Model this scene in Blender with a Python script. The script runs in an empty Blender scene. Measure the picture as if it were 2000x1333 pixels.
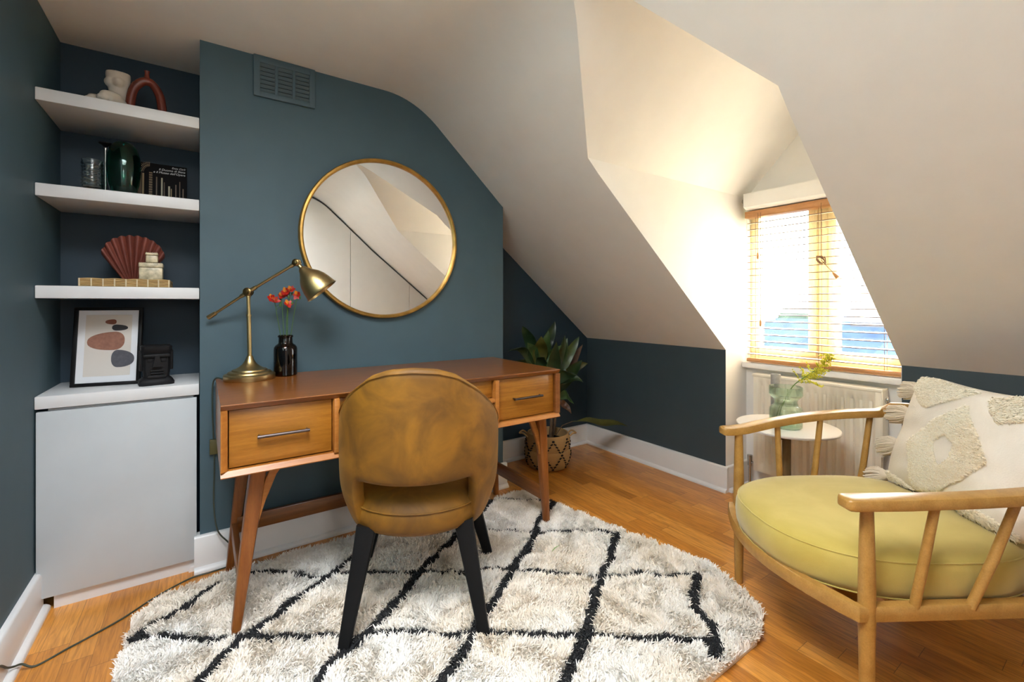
import bpy, bmesh, math, random
import numpy as np
from mathutils import Vector, Matrix, noise
sc = bpy.context.scene
COL = sc.collection
R = math.radians
PI = math.pi
random.seed(7)

# ------------------------------------------------------------------ camera, world, light, exposure
CAM_H = 1.06
cd = bpy.data.cameras.new('camera'); cam = bpy.data.objects.new('camera', cd); COL.objects.link(cam)
cam.location = (0, 0, CAM_H); cam.rotation_euler = (R(90), R(0), R(-34.6))
cd.sensor_width = 36.0; cd.lens = 877.0 * 36 / 2000; cd.shift_x = 0.0; cd.shift_y = -(666.5 - 594.3) / 2000
cd.clip_start = 0.02; cd.clip_end = 200
sc.camera = cam

w = bpy.data.worlds.new('sky'); sc.world = w; w.use_nodes = True
bg = w.node_tree.nodes['Background']
bg.inputs['Color'].default_value = (0.92, 0.96, 1.0, 1)
# overcast sky: about four times brighter at the zenith than at the horizon
_n = w.node_tree.nodes; _l = w.node_tree.links
_tc = _n.new('ShaderNodeTexCoord'); _sp = _n.new('ShaderNodeSeparateXYZ'); _l.new(_tc.outputs['Generated'], _sp.inputs[0])
_mr = _n.new('ShaderNodeMapRange'); _mr.inputs['From Min'].default_value = 0.0; _mr.inputs['From Max'].default_value = 0.8
_mr.inputs['To Min'].default_value = 3.5; _mr.inputs['To Max'].default_value = 13.0
_l.new(_sp.outputs[2], _mr.inputs['Value']); _l.new(_mr.outputs[0], bg.inputs['Strength'])

def area(name, loc, rot, sx, sy, power, color, portal=False):
    l = bpy.data.lights.new(name, 'AREA'); l.shape = 'RECTANGLE'; l.size = sx; l.size_y = sy
    l.energy = power; l.color = color
    if portal: l.cycles.is_portal = True
    o = bpy.data.objects.new(name, l); COL.objects.link(o); o.location = loc; o.rotation_euler = rot
    return o
sun = bpy.data.lights.new('sun', 'SUN'); sun.energy = 38.0; sun.color = (1.0, 0.84, 0.62); sun.angle = R(1.0)
so = bpy.data.objects.new('sun', sun); COL.objects.link(so)
so.rotation_euler = Vector((-0.52, 0.12, -0.80)).to_track_quat('-Z', 'Y').to_euler()
area('window_1_portal', (2.80, 1.0175, 1.18), (0, R(90), 0), 0.95, 0.74, 1, (1, 1, 1), True)
area('added_landing_window_portal', (0.05, -1.71, 1.575), (R(90), 0, 0), .34, .70, 1, (1, 1, 1), True)
area('added_skylight_portal', (-.02, .51, 2.34), (0, 0, 0), .76, .98, 1, (1, 1, 1), True)

sc.view_settings.view_transform = 'Standard'; sc.view_settings.look = 'None'
sc.view_settings.gamma = 1.0; sc.view_settings.use_curve_mapping = False
sc.view_settings.exposure = 1.58
cy = sc.cycles
cy.use_denoising = True; cy.max_bounces = 10; cy.diffuse_bounces = 7; cy.glossy_bounces = 5
cy.transmission_bounces = 8; cy.transparent_max_bounces = 16; cy.sample_clamp_indirect = 8.0
cy.caustics_refractive = False; cy.caustics_reflective = False

# ------------------------------------------------------------------ helpers
class MB:
    def __init__(self): self.bm = bmesh.new(); self.mi = 0
    def face(self, vs):
        try:
            f = self.bm.faces.new(vs); f.material_index = self.mi; return f
        except ValueError: return None
    def v(self, co): return self.bm.verts.new(co)
    def poly(self, pts): return self.face([self.v(p) for p in pts])
    def box(self, x0, x1, y0, y1, z0, z1, bev=0.0, M=None, seg=2):
        n0 = len(self.bm.verts)
        c = [self.v((x, y, z)) for x in (x0, x1) for y in (y0, y1) for z in (z0, z1)]
        fs = [self.face([c[i] for i in q]) for q in ((0,1,3,2),(4,6,7,5),(0,4,5,1),(2,3,7,6),(0,2,6,4),(1,5,7,3))]
        if bev > 0:
            es = {e for f in fs for e in f.edges}
            bmesh.ops.bevel(self.bm, geom=list(es), offset=bev, segments=seg, affect='EDGES', profile=0.5, material=self.mi)
        if M is not None:
            self.bm.verts.ensure_lookup_table()
            for vv in self.bm.verts[n0:]: vv.co = M @ vv.co
    def rings(self, rings, closed=True, cap0=True, cap1=True):
        vs = [[self.v(p) for p in r] for r in rings]
        n = len(vs[0])
        for a, b in zip(vs, vs[1:]):
            for i in range(n if closed else n - 1):
                j = (i + 1) % n
                self.face([a[i], a[j], b[j], b[i]])
        if closed and cap0: self.face(vs[0][::-1])
        if closed and cap1: self.face(vs[-1])
        return vs
    def tube(self, pts, rad, seg=12, cap=True, flat=1.0, up=None):
        pts = [Vector(p) for p in pts]; n = len(pts)
        if not hasattr(rad, '__len__'): rad = [rad] * n
        rs = []; u = None
        for i, p in enumerate(pts):
            t = (pts[min(i + 1, n - 1)] - pts[max(i - 1, 0)]).normalized()
            if u is None:
                a = Vector(up) if up else (Vector((0, 0, 1)) if abs(t.z) < .9 else Vector((1, 0, 0)))
                u = (a - t * a.dot(t)).normalized()
            else: u = (u - t * u.dot(t)).normalized()
            s = t.cross(u)
            rs.append([p + (u * math.cos(k) * flat + s * math.sin(k)) * rad[i] for k in [2 * PI * j / seg for j in range(seg)]])
        self.rings(rs, True, cap, cap)
    def bar(self, pts, wd, th, up=(0, 0, 1), bev=0.25):
        """swept rounded rectangle; wd across, th along up"""
        pts = [Vector(p) for p in pts]; n = len(pts); rs = []
        if not hasattr(wd, '__len__'): wd = [wd] * n
        if not hasattr(th, '__len__'): th = [th] * n
        for i, p in enumerate(pts):
            t = (pts[min(i + 1, n - 1)] - pts[max(i - 1, 0)]).normalized()
            a = Vector(up); u = (a - t * a.dot(t)).normalized(); s = t.cross(u)
            hw, ht = wd[i] / 2, th[i] / 2; c = min(hw, ht) * bev
            sh = []
            for sx, sy, a0 in ((1, 1, 0), (-1, 1, 90), (-1, -1, 180), (1, -1, 270)):
                for k in (0, 45, 90):
                    an = R(a0 + k); sh.append(((hw - c) * sx + c * math.cos(an), (ht - c) * sy + c * math.sin(an)))
            rs.append([p + s * x + u * y for x, y in sh])
        self.rings(rs)
    def lathe(self, prof, c=(0, 0, 0), seg=32, M=None, close=False, a0=0):
        c = Vector(c); rs = []
        for r, z in prof:
            rs.append([Vector((max(r, 1e-5) * math.cos(a0 + 2 * PI * k / seg), max(r, 1e-5) * math.sin(a0 + 2 * PI * k / seg), z)) for k in range(seg)])
        rs = [[(M @ p if M is not None else p) + c for p in r] for r in rs]
        self.rings(rs, True, not close, not close)
    def grid(self, P, nu, nv, cu=False, cv=False):
        vs = [[self.v(P(i, j)) for j in range(nv)] for i in range(nu)]
        for i in range(nu if cu else nu - 1):
            for j in range(nv if cv else nv - 1):
                a, b = (i + 1) % nu, (j + 1) % nv
                self.face([vs[i][j], vs[a][j], vs[a][b], vs[i][b]])
        return vs
    def prism(self, pts, off):
        off = Vector(off); a = [self.v(p) for p in pts]; b = [self.v(Vector(p) + off) for p in pts]; n = len(a)
        self.face(a[::-1]); self.face(b)
        for i in range(n): self.face([a[i], a[(i + 1) % n], b[(i + 1) % n], b[i]])
    def ball(self, c, r, s=(1, 1, 1), seg=12, M=None):
        c = Vector(c); n = seg // 2; rs = []
        for i in range(n + 1):
            th = PI * i / n; q = max(math.sin(th), 1e-4)
            rs.append([Vector((r * s[0] * q * math.cos(2 * PI * k / seg), r * s[1] * q * math.sin(2 * PI * k / seg), -r * s[2] * math.cos(th))) for k in range(seg)])
        self.rings([[(M @ p if M is not None else p) + c for p in q] for q in rs])
    def build(self, name, mats, parent=None, world=True, ang=38, weld=0.0):
        bm = self.bm
        if weld: bmesh.ops.remove_doubles(bm, verts=bm.verts, dist=weld)
        bmesh.ops.recalc_face_normals(bm, faces=bm.faces)
        lim = R(ang)
        for f in bm.faces: f.smooth = True
        for e in bm.edges:
            if len(e.link_faces) != 2 or e.calc_face_angle(0) > lim: e.smooth = False
        if world and parent is not None:
            r = parent
            while r.parent: r = r.parent
            if r.type == 'EMPTY':
                off = Vector(r.location)
                for q in bm.verts: q.co -= off
        me = bpy.data.meshes.new(name); bm.to_mesh(me); bm.free()
        for m in (mats if isinstance(mats, (list, tuple)) else [mats]): me.materials.append(m)
        o = bpy.data.objects.new(name, me); COL.objects.link(o)
        if parent is not None: o.parent = parent
        return o

def thing(name, label, cat, loc=(0, 0, 0), rz=0.0, group=None):
    o = bpy.data.objects.new(name, None); COL.objects.link(o); o.empty_display_size = .05
    o.location = loc; o.rotation_euler = (0, 0, rz)
    return tag(o, label, cat, group)
def tag(o, label, cat, group=None):
    o['label'] = label; o['category'] = cat
    if group: o['group'] = group
    return o
def struct(o): o['kind'] = 'structure'; return o
def subsurf(o, n=1):
    m = o.modifiers.new('subdivision', 'SUBSURF'); m.levels = n; m.render_levels = n; return o

# ------------------------------------------------------------------ materials
def newmat(name):
    m = bpy.data.materials.new(name); m.use_nodes = True; nt = m.node_tree
    return m, nt, nt.nodes['Principled BSDF']
def setp(p, **k):
    for a, b in k.items():
        n = {'rough': 'Roughness', 'metal': 'Metallic', 'spec': 'Specular IOR Level', 'trans': 'Transmission Weight', 'ior': 'IOR', 'coat': 'Coat Weight', 'coatr': 'Coat Roughness', 'sheen': 'Sheen Weight', 'sheenr': 'Sheen Roughness', 'sss': 'Subsurface Weight'}[a]
        p.inputs[n].default_value = b
def tex(nt, kind, scale=(1, 1, 1), coord='Object', rot=(0, 0, 0), **k):
    tc = nt.nodes.new('ShaderNodeTexCoord'); mp = nt.nodes.new('ShaderNodeMapping')
    mp.inputs['Scale'].default_value = scale; mp.inputs['Rotation'].default_value = rot
    nt.links.new(tc.outputs[coord], mp.inputs['Vector'])
    t = nt.nodes.new(kind)
    for a, b in k.items():
        if a in t.inputs: t.inputs[a].default_value = b
        else: setattr(t, a, b)
    nt.links.new(mp.outputs[0], t.inputs['Vector']); return t
def ramp(nt, src, stops):
    r = nt.nodes.new('ShaderNodeValToRGB'); e = r.color_ramp.elements
    while len(e) < len(stops): e.new(.5)
    for q, (p, c) in zip(e, stops): q.position = p; q.color = (*c, 1)
    nt.links.new(src, r.inputs[0]); return r
def bump(nt, src, p, strength=.2, dist=.01):
    b = nt.nodes.new('ShaderNodeBump'); b.inputs['Strength'].default_value = strength; b.inputs['Distance'].default_value = dist
    nt.links.new(src, b.inputs['Height']); nt.links.new(b.outputs[0], p.inputs['Normal']); return b
def S(r, g, b):
    f = lambda c: (c / 255 / 12.92) if c / 255 <= .04045 else ((c / 255 + .055) / 1.055) ** 2.4
    return (f(r), f(g), f(b))
def mul(c, k): return tuple(x * k for x in c)
def paint(name, col, rough=.6, var=.03, bmp=.04, scale=9, **k):
    m, nt, p = newmat(name); n = tex(nt, 'ShaderNodeTexNoise', Scale=scale, Detail=4)
    r = ramp(nt, n.outputs[0], [(.3, mul(col, 1 - var)), (.7, mul(col, 1 + var))])
    nt.links.new(r.outputs[0], p.inputs['Base Color']); setp(p, rough=rough, **k)
    if bmp:
        n2 = tex(nt, 'ShaderNodeTexNoise', Scale=260, Detail=2); bump(nt, n2.outputs[0], p, bmp, .002)
    return m
def plain(name, col, **k):
    m, nt, p = newmat(name); p.inputs['Base Color'].default_value = (*col, 1); setp(p, **k); return m
def wood(name, c1, c2, c3, scale=(1, 14, 14), rough=.35, base=6, **k):
    m, nt, p = newmat(name)
    n = tex(nt, 'ShaderNodeTexNoise', scale=scale, Scale=base, Detail=6, Roughness=.6, Distortion=.6)
    r = ramp(nt, n.outputs[0], [(.30, c1), (.5, c2), (.72, c3)])
    n2 = tex(nt, 'ShaderNodeTexNoise', scale=tuple(x * 4 for x in scale), Scale=base * 3, Detail=3)
    mx = nt.nodes.new('ShaderNodeMixRGB'); mx.blend_type = 'MULTIPLY'; mx.inputs[0].default_value = .45
    r2 = ramp(nt, n2.outputs[0], [(.35, (.72, .68, .62)), (.6, (1, 1, 1))])
    nt.links.new(r.outputs[0], mx.inputs[1]); nt.links.new(r2.outputs[0], mx.inputs[2])
    nt.links.new(mx.outputs[0], p.inputs['Base Color']); bump(nt, n2.outputs[0], p, .06, .002)
    setp(p, rough=rough, **k); return m
def fabric(name, c1, c2, scale=6, rough=.9, weave=500, wb=.25, **k):
    m, nt, p = newmat(name)
    n = tex(nt, 'ShaderNodeTexNoise', Scale=scale, Detail=5, Roughness=.55, Distortion=.8)
    r = ramp(nt, n.outputs[0], [(.34, c1), (.66, c2)]); nt.links.new(r.outputs[0], p.inputs['Base Color'])
    n2 = tex(nt, 'ShaderNodeTexNoise', Scale=weave, Detail=2); bump(nt, n2.outputs[0], p, wb, .002)
    setp(p, rough=rough, **k); return m
def glassy(name, col, rough=.02, ior=1.45, mixt=.0):
    m, nt, p = newmat(name); p.inputs['Base Color'].default_value = (*col, 1); setp(p, rough=rough, trans=1.0, ior=ior)
    if mixt:
        out = nt.nodes['Material Output']; t = nt.nodes.new('ShaderNodeBsdfTransparent'); t.inputs[0].default_value = (*col, 1)
        mx = nt.nodes.new('ShaderNodeMixShader'); mx.inputs[0].default_value = mixt
        nt.links.new(p.outputs[0], mx.inputs[1]); nt.links.new(t.outputs[0], mx.inputs[2]); nt.links.new(mx.outputs[0], out.inputs[0])
    return m

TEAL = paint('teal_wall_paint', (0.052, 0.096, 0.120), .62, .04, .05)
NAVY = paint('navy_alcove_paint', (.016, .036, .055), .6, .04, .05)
SHADE = paint('shaded_teal_knee_wall', (0.044, 0.066, 0.080), .6, .04, .05)  # the wall teal darkened, knee wall shade put into the colour
WHITE = paint('white_wall_paint', (0.86, 0.845, 0.825), .75, .015, .03)
TRIM = paint('white_gloss_trim', (0.76, 0.755, 0.75), .32, .03, .02, scale=5)
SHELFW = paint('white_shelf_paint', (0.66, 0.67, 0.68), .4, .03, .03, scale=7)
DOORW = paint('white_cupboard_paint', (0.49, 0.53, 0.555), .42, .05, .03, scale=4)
RADW = paint('cream_radiator_enamel', (0.84, 0.79, 0.68), .3, .02, 0)
BLACK = plain('black_satin', (0.005, 0.005, 0.0055), rough=.55, spec=.18)
MATTBLACK = paint('matt_black_plaster', (0.006, 0.006, 0.007), .6, .2, .2, scale=40, spec=.25)
BRASS = plain('antique_brass', (0.45, 0.33, 0.15), rough=.36, metal=1.0)
DBRASS = plain('dark_antique_brass', (0.20, 0.13, 0.05), rough=.33, metal=1.0)
CHROME = plain('brushed_steel', (0.5, 0.48, 0.45), rough=.25, metal=1.0)
GUNM = plain('gunmetal', (0.12, 0.10, 0.10), rough=.35, metal=1.0)

def floor_mat():
    m, nt, p = newmat('oak_strip_floor'); L = nt.links; N = nt.nodes.new
    tc = N('ShaderNodeTexCoord'); sp = N('ShaderNodeSeparateXYZ'); L.new(tc.outputs['Object'], sp.inputs[0])
    def math_(op, a, b=None):
        q = N('ShaderNodeMath'); q.operation = op
        for i, s in enumerate((a, b)):
            if s is None: continue
            if isinstance(s, (int, float)): q.inputs[i].default_value = s
            else: L.new(s, q.inputs[i])
        return q.outputs[0]
    fx = math_('DIVIDE', sp.outputs[0], .068); row = math_('FLOOR', fx)
    wn = N('ShaderNodeTexWhiteNoise'); wn.noise_dimensions = '1D'; L.new(row, wn.inputs['W'])
    fy = math_('ADD', math_('DIVIDE', sp.outputs[1], .46), math_('MULTIPLY', wn.outputs['Value'], 7.3)); cl = math_('FLOOR', fy)
    cb = N('ShaderNodeCombineXYZ'); L.new(row, cb.inputs[0]); L.new(cl, cb.inputs[1])
    w2 = N('ShaderNodeTexWhiteNoise'); w2.noise_dimensions = '2D'; L.new(cb.outputs[0], w2.inputs['Vector'])
    r = ramp(nt, w2.outputs['Value'], [(0, (.47, .180, .025)), (.5, (.60, .245, .040)), (1, (.72, .325, .064))])
    n = tex(nt, 'ShaderNodeTexNoise', scale=(22, 1.6, 1), Scale=5, Detail=6, Distortion=1.0)
    addv = N('ShaderNodeVectorMath'); addv.operation = 'ADD'
    L.new(n.inputs['Vector'].links[0].from_socket, addv.inputs[0]); L.new(w2.outputs['Color'], addv.inputs[1])
    L.new(addv.outputs[0], n.inputs['Vector'])
    r2 = ramp(nt, n.outputs[0], [(.3, (.66, .6, .54)), (.6, (1.06, 1.04, 1.0))])
    mx = N('ShaderNodeMixRGB'); mx.blend_type = 'MULTIPLY'; mx.inputs[0].default_value = 1
    L.new(r.outputs[0], mx.inputs[1]); L.new(r2.outputs[0], mx.inputs[2])
    def edge(f, wd):
        fr = math_('FRACT', f); a = math_('MINIMUM', fr, math_('SUBTRACT', 1.0, fr)); return math_('LESS_THAN', a, wd)
    e = math_('MAXIMUM', edge(fx, .010), edge(fy, .0022))
    mx2 = N('ShaderNodeMixRGB'); mx2.inputs[2].default_value = (.07, .03, .012, 1); L.new(math_('MULTIPLY', e, .55), mx2.inputs[0]); L.new(mx.outputs[0], mx2.inputs[1])
    L.new(mx2.outputs[0], p.inputs['Base Color']); setp(p, rough=.3, coat=.25, coatr=.2)
    bump(nt, math_('SUBTRACT', n.outputs[0], e), p, .05, .001); return m
FLOOR = floor_mat()

# ------------------------------------------------------------------ room shell
XW, YB, XL, YR, YC = 2.44, 2.52, -0.47, -0.27, 2.18      # knee wall, back wall, left wall, wardrobe wall, chimney face
DL, DR, DXW = 1.405, 0.63, 2.66                          # dormer cheeks, dormer window wall
EZ, RZ, RY = 1.69, 2.09, 1.0175
CZ = 2.115
def _bez(t): return ((1 - t) ** 2 * .74 + 2 * t * (1 - t) * .905 + t * t * 1.05, (1 - t) ** 2 * CZ + 2 * t * (1 - t) * CZ + t * t * 1.975)
PROF = [(-0.57, CZ)] + [_bez(k / 14) for k in range(15)] + [(1.366, 1.69), (1.43, 1.631), (2.44, .80)]
def prof_z(x):
    for (a, b), (c, d) in zip(PROF, PROF[1:]):
        if a <= x <= c: return b + (d - b) * (x - a) / (c - a)
    return .8

b = MB(); b.box(-.6, 2.8, -1.8, 2.65, -.06, 0); floor = struct(b.build('floor', FLOOR))
# ceiling: flat part, rounded bend, slope, with the gabled dormer cut into it
def yl(z): return DL if z <= EZ + 1e-6 else (RY if z >= RZ else RY + (DL - RY) * (RZ - z) / (RZ - EZ))
def yr(z): return DR if z <= EZ + 1e-6 else (RY if z >= RZ else RY + (DR - RY) * (RZ - z) / (RZ - EZ))
pr = []
for (a, c) in zip(PROF, PROF[1:]):
    pr.append(a)
    if a[1] > RZ > c[1]:
        t = (a[1] - RZ) / (a[1] - c[1]); pr.append((a[0] + t * (c[0] - a[0]), RZ))
pr.append(PROF[-1])
b = MB()
def strip(f0, f1, pts):
    r0 = [b.v((x0, f0(z0, x0)[1], z0) if False else f0(x0, z0)) for x0, z0 in pts]; r1 = [b.v(f1(x0, z0)) for x0, z0 in pts]
    for k in range(len(pts) - 1): b.face([r0[k], r0[k + 1], r1[k + 1], r1[k]])
strip(lambda x, z: (x, YB + .1, z), lambda x, z: (x, yl(z), z), pr)
strip(lambda x, z: (x, yr(z), z), lambda x, z: (x, YR - .1, z), pr[1:])
SX0, SX1, SY0, SY1 = -.40, .36, .02, 1.0      # unseen skylight above the camera, added for its light
for xa, xb, ya, yb in ((-.57, SX0, YR - .1, RY), (SX1, pr[1][0], YR - .1, RY), (SX0, SX1, YR - .1, SY0), (SX0, SX1, SY1, RY)):
    b.poly([(xa, ya, CZ), (xb, ya, CZ), (xb, yb, CZ), (xa, yb, CZ)])
valley = [(x, z) for x, z in pr if EZ - 1e-4 <= z <= RZ + 1e-4]
strip(lambda x, z: (x, yl(z), z), lambda x, z: (DXW + .1, yl(z), z), valley)
strip(lambda x, z: (x, yr(z), z), lambda x, z: (DXW + .1, yr(z), z), valley)
strip(lambda x, z: (x, YR - .1, z), lambda x, z: (x, -1.8, z), [(-.57, CZ), (.72, CZ)])
bmesh.ops.remove_doubles(b.bm, verts=b.bm.verts, dist=.0004)
low = list(b.bm.faces); cp = bmesh.ops.duplicate(b.bm, geom=low + list(b.bm.edges) + list(b.bm.verts))     # outer skin of the roof
for e in cp['geom']:
    if isinstance(e, bmesh.types.BMVert): e.co += Vector((.03, 0, .10))
struct(b.build('ceiling', WHITE, ang=24))
b = MB(); b.box(SX0 - .04, SX0, SY0 - .04, SY1 + .04, CZ - .004, CZ + .24); b.box(SX1, SX1 + .04, SY0 - .04, SY1 + .04, CZ - .004, CZ + .24)
b.box(SX0, SX1, SY0 - .04, SY0, CZ - .004, CZ + .24); b.box(SX0, SX1, SY1, SY1 + .04, CZ - .004, CZ + .24); struct(b.build('added_skylight', TRIM))
# dormer cheeks
for nm, y, dy in (('wall_dormer_left', DL, .07), ('wall_dormer_right', DR, -.07)):
    b = MB(); b.prism([(1.366, y, EZ), (DXW, y, EZ), (DXW, y, 0), (XW, y, 0), (XW, y, .80), (1.43, y, 1.631)], (.05, dy, .06)); struct(b.build(nm, WHITE))
# dormer window wall with the opening
WY0, WY1, WZ0, WZ1 = .637, 1.398, .725, 1.665
b = MB()
b.box(DXW, DXW + .12, DR - .05, DL + .05, 0, WZ0); b.box(DXW, DXW + .12, DR - .05, WY0, WZ0, WZ1); b.box(DXW, DXW + .12, WY1, DL + .05, WZ0, WZ1)
b.prism([(DXW, DR - .05, WZ1), (DXW, DL + .05, WZ1), (DXW, DL + .05, EZ + .01), (DXW, RY, RZ + .06), (DXW, DR - .05, EZ + .01)], (.12, 0, 0))
struct(b.build('wall_dormer_front', WHITE))
# knee walls either side of the dormer
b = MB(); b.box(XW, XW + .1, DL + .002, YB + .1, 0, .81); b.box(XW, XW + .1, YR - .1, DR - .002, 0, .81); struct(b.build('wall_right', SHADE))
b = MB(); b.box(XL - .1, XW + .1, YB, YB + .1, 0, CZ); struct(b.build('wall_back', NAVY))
b = MB(); b.box(XL - .1, XL, -1.8, YB, 0, CZ); struct(b.build('wall_left', TEAL))
b = MB()
pts = [(-.008, YC, 0), (1.44, YC, 0), (1.44, YC, prof_z(1.44) + .01)] + [(x, YC, z + .01) for x, z in PROF[::-1] if -.008 < x < 1.44] + [(-.008, YC, CZ + .01)]
b.prism(pts, (0, YB - YC, 0)); struct(b.build('wall_chimney', TEAL))
# wardrobe side of the room and the landing behind the camera
b = MB(); b.box(.62, 2.6, YR - .62, YR - .52, 0, CZ); b.box(.60, .62, -1.8, YR - .02, 0, CZ); struct(b.build('wall_front', WHITE))
b = MB(); b.box(-.57, .62, -1.8, -1.72, 0, 1.2); b.box(-.57, .62, -1.8, -1.72, 1.95, CZ); b.box(-.57, -.15, -1.8, -1.72, 1.2, 1.95); b.box(.25, .62, -1.8, -1.72, 1.2, 1.95)
struct(b.build('wall_landing', WHITE))
b = MB(); b.box(-.15, .25, -1.78, -1.74, 1.2, 1.24); b.box(-.15, .25, -1.78, -1.74, 1.91, 1.95); b.box(-.15, -.11, -1.78, -1.74, 1.24, 1.91); b.box(.21, .25, -1.78, -1.74, 1.24, 1.91)
struct(b.build('added_landing_window', TRIM))  # unseen landing window, added for fill light from behind the camera

# baseboards (tall board with a quarter bead at the floor)
def baseboard(b, p0, p1, n, h=.14, t=.018):
    p0, p1, n = Vector(p0), Vector(p1), Vector(n)
    sec = [(0, 0), (t + .018, 0), (t + .018, .008), (t + .014, .014), (t + .006, .019), (t, .020), (t, h - .008), (t - .004, h - .002), (t - .008, h), (0, h)]
    b.rings([[p + n * s + Vector((0, 0, z)) for s, z in sec] for p in (p0, p1)])
b = MB(); baseboard(b, (-.026, YC, 0), (1.458, YC, 0), (0, -1, 0)); baseboard(b, (1.44, YC, 0), (1.44, YB, 0), (1, 0, 0)); baseboard(b, (1.44, YB, 0), (XW, YB, 0), (0, -1, 0))
baseboard(b, (-.008, YC, 0), (-.008, YC + .03, 0), (-1, 0, 0)); struct(b.build('baseboard_back', TRIM))
b = MB(); baseboard(b, (XW, YB, 0), (XW, DL - .018, 0), (-1, 0, 0)); baseboard(b, (XW, DL, 0), (DXW, DL, 0), (0, -1, 0)); baseboard(b, (XW, DR + .018, 0), (XW, YR, 0), (-1, 0, 0)); struct(b.build('baseboard_right', TRIM))
b = MB(); baseboard(b, (XL, -1.7, 0), (XL, YC + .02, 0), (1, 0, 0)); struct(b.build('baseboard_left', TRIM))

# ------------------------------------------------------------------ window, sill
SASH = wood('honey_window_timber', (.66, .53, .30), (.71, .58, .34), (.76, .64, .40), scale=(10, 10, 1), rough=.4)
win = thing('window_1', 'timber dormer window of two casements behind the venetian blind', 'window', (DXW, RY, WZ0)); win['kind'] = 'structure'
b = MB(); X0, X1 = DXW + .03, DXW + .10
b.box(X0, X1, WY0, WY1, WZ0, WZ0 + .045, .004); b.box(X0, X1, WY0, WY1, WZ1 - .045, WZ1, .004)
b.box(X0, X1, WY0, WY0 + .012, WZ0 + .045, WZ1 - .045, .004); b.box(X0, X1, WY1 - .012, WY1, WZ0 + .045, WZ1 - .045, .004); b.box(X0, X1, RY - .028, RY + .028, WZ0 + .045, WZ1 - .045, .004)
b.build('frame', SASH, win)
GLASS = glassy('window_glass', (.97, .99, 1), 0, 1.45, .85)
for ya, yb in ((WY0 + .014, RY - .028), (RY + .028, WY1 - .014)):
    b = MB(); za, zb = WZ0 + .048, WZ1 - .048; t = .038
    b.box(X0 - .008, X1 - .02, ya, yb, za, za + t, .003); b.box(X0 - .008, X1 - .02, ya, yb, zb - t, zb, .003)
    b.box(X0 - .008, X1 - .02, ya, ya + t, za + t, zb - t, .003); b.box(X0 - .008, X1 - .02, yb - t, yb, za + t, zb - t, .003)
    s = b.build('sash', SASH, win)
    b = MB(); b.box(X0 + .02, X0 + .026, ya + t - .004, yb - t + .004, za + t - .004, zb - t + .004); b.build('pane', GLASS, s)
b = MB(); b.box(2.605, DXW + .03, DR + .001, DL - .001, .690, .722, .005); b.build('sill', TRIM, win)

# ------------------------------------------------------------------ blinds
BLW = wood('honey_blind_wood', (.42, .19, .07), (.52, .25, .10), (.60, .31, .13), scale=(10, 1, 10), rough=.4)
SLATW = plain('pale_slat_wood', (.86, .82, .74), rough=.45)
CORD = plain('brown_cord', (.22, .12, .07), rough=.8)
vb = thing('venetian_blind', 'wooden slatted venetian blind lowered over the dormer window', 'blind', (2.625, RY, 1.60))
b = MB(); b.box(2.590, 2.655, DR + .012, 1.378, 1.556, 1.594, .003); b.build('headrail', BLW, vb)
b = MB()
for k in range(21):
    z = .772 + k * .0378
    M = Matrix.Translation((2.627, 0, z)) @ Matrix.Rotation(R(-4), 4, 'Y')
    b.mi = 0; b.box(-.0160, .0165, DR + .02, 1.372, -.0016, .0016, 0, M, 1); b.mi = 1; b.box(-.0176, -.0160, DR + .02, 1.372, -.0019, .0019, 0, M, 1)
b.build('slats', [SLATW, plain('slat_edge_brown', (.20, .11, .07), rough=.6)], vb)  # front edge strips browner than the slat faces
b = MB(); b.box(2.602, 2.652, DR + .018, 1.374, .728, .748, .004); b.build('bottom_rail', BLW, vb)
for y in (1.325, 1.005, .735):
    b = MB()
    for dx in (-.0185, .0185): b.tube([(2.627 + dx, y, .735), (2.627 + dx, y, 1.56)], .0011, 5)
    b.build('ladder_cord', CORD, vb)
for y, zt, nm in ((1.300, 1.345, 'short'), (1.285, .965, 'long')):
    b = MB(); b.tube([(2.585, y, 1.575), (2.584, y, (zt + 1.57) / 2), (2.584, y, zt)], .0014, 6); c = b.build('pull_cord', CORD, vb)
    b = MB(); b.lathe([(.002, .018), (.005, .014), (.0065, 0), (.006, -.014), (.003, -.019)], (2.584, y, zt - .012), 12); b.build('cord_weight', BLW, c)
b = MB()     # gathered cord with tassel by the mullion
rr = random.Random(3)
for k in range(7):
    a = rr.random() * 6; pp = [(2.584 + .006 * math.sin(j + a), .985 + .022 * math.cos(j * 1.1 + a), 1.285 + .022 * math.sin(j * 1.3 + a)) for j in range(7)]
    b.tube(pp, .0017, 5)
b.tube([(2.584, .985, 1.575), (2.584, .985, 1.29)], .0014, 5); b.tube([(2.584, .985, 1.285), (2.584, .955, 1.245), (2.584, .93, 1.215)], .0016, 5)
c = b.build('pull_cord', CORD, vb)
b = MB(); b.lathe([(.002, .02), (.006, .012), (.010, -.014), (.008, -.018)], (0, 0, 0), 12, Matrix.Translation((2.584, .922, 1.203)) @ Matrix.Rotation(R(-38), 4, 'X')); b.build('cord_weight', BLW, c)
rb = thing('roller_blind', 'rolled up white roller blind cassette above the wooden blind', 'blind', (2.60, RY, 1.68))
b = MB(); b.prism([(2.545, DR + .006, 1.688), (2.652, DR + .006, 1.688), (2.652, DR + .006, 1.600), (2.572, DR + .006, 1.600), (2.548, DR + .006, 1.612)], (0, 1.362 - DR - .006, 0)); b.build('cassette', WHITE, rb)
b = MB(); b.box(2.56, 2.62, 1.366, 1.372, 1.625, 1.685, .002); b.lathe([(.012, 0), (.012, .016), (.006, .02)], (0, 0, 0), 16, Matrix.Translation((2.59, 1.372, 1.655)) @ Matrix.Rotation(R(-90), 4, 'X'))
b.build('bracket', CHROME, rb)

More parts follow.
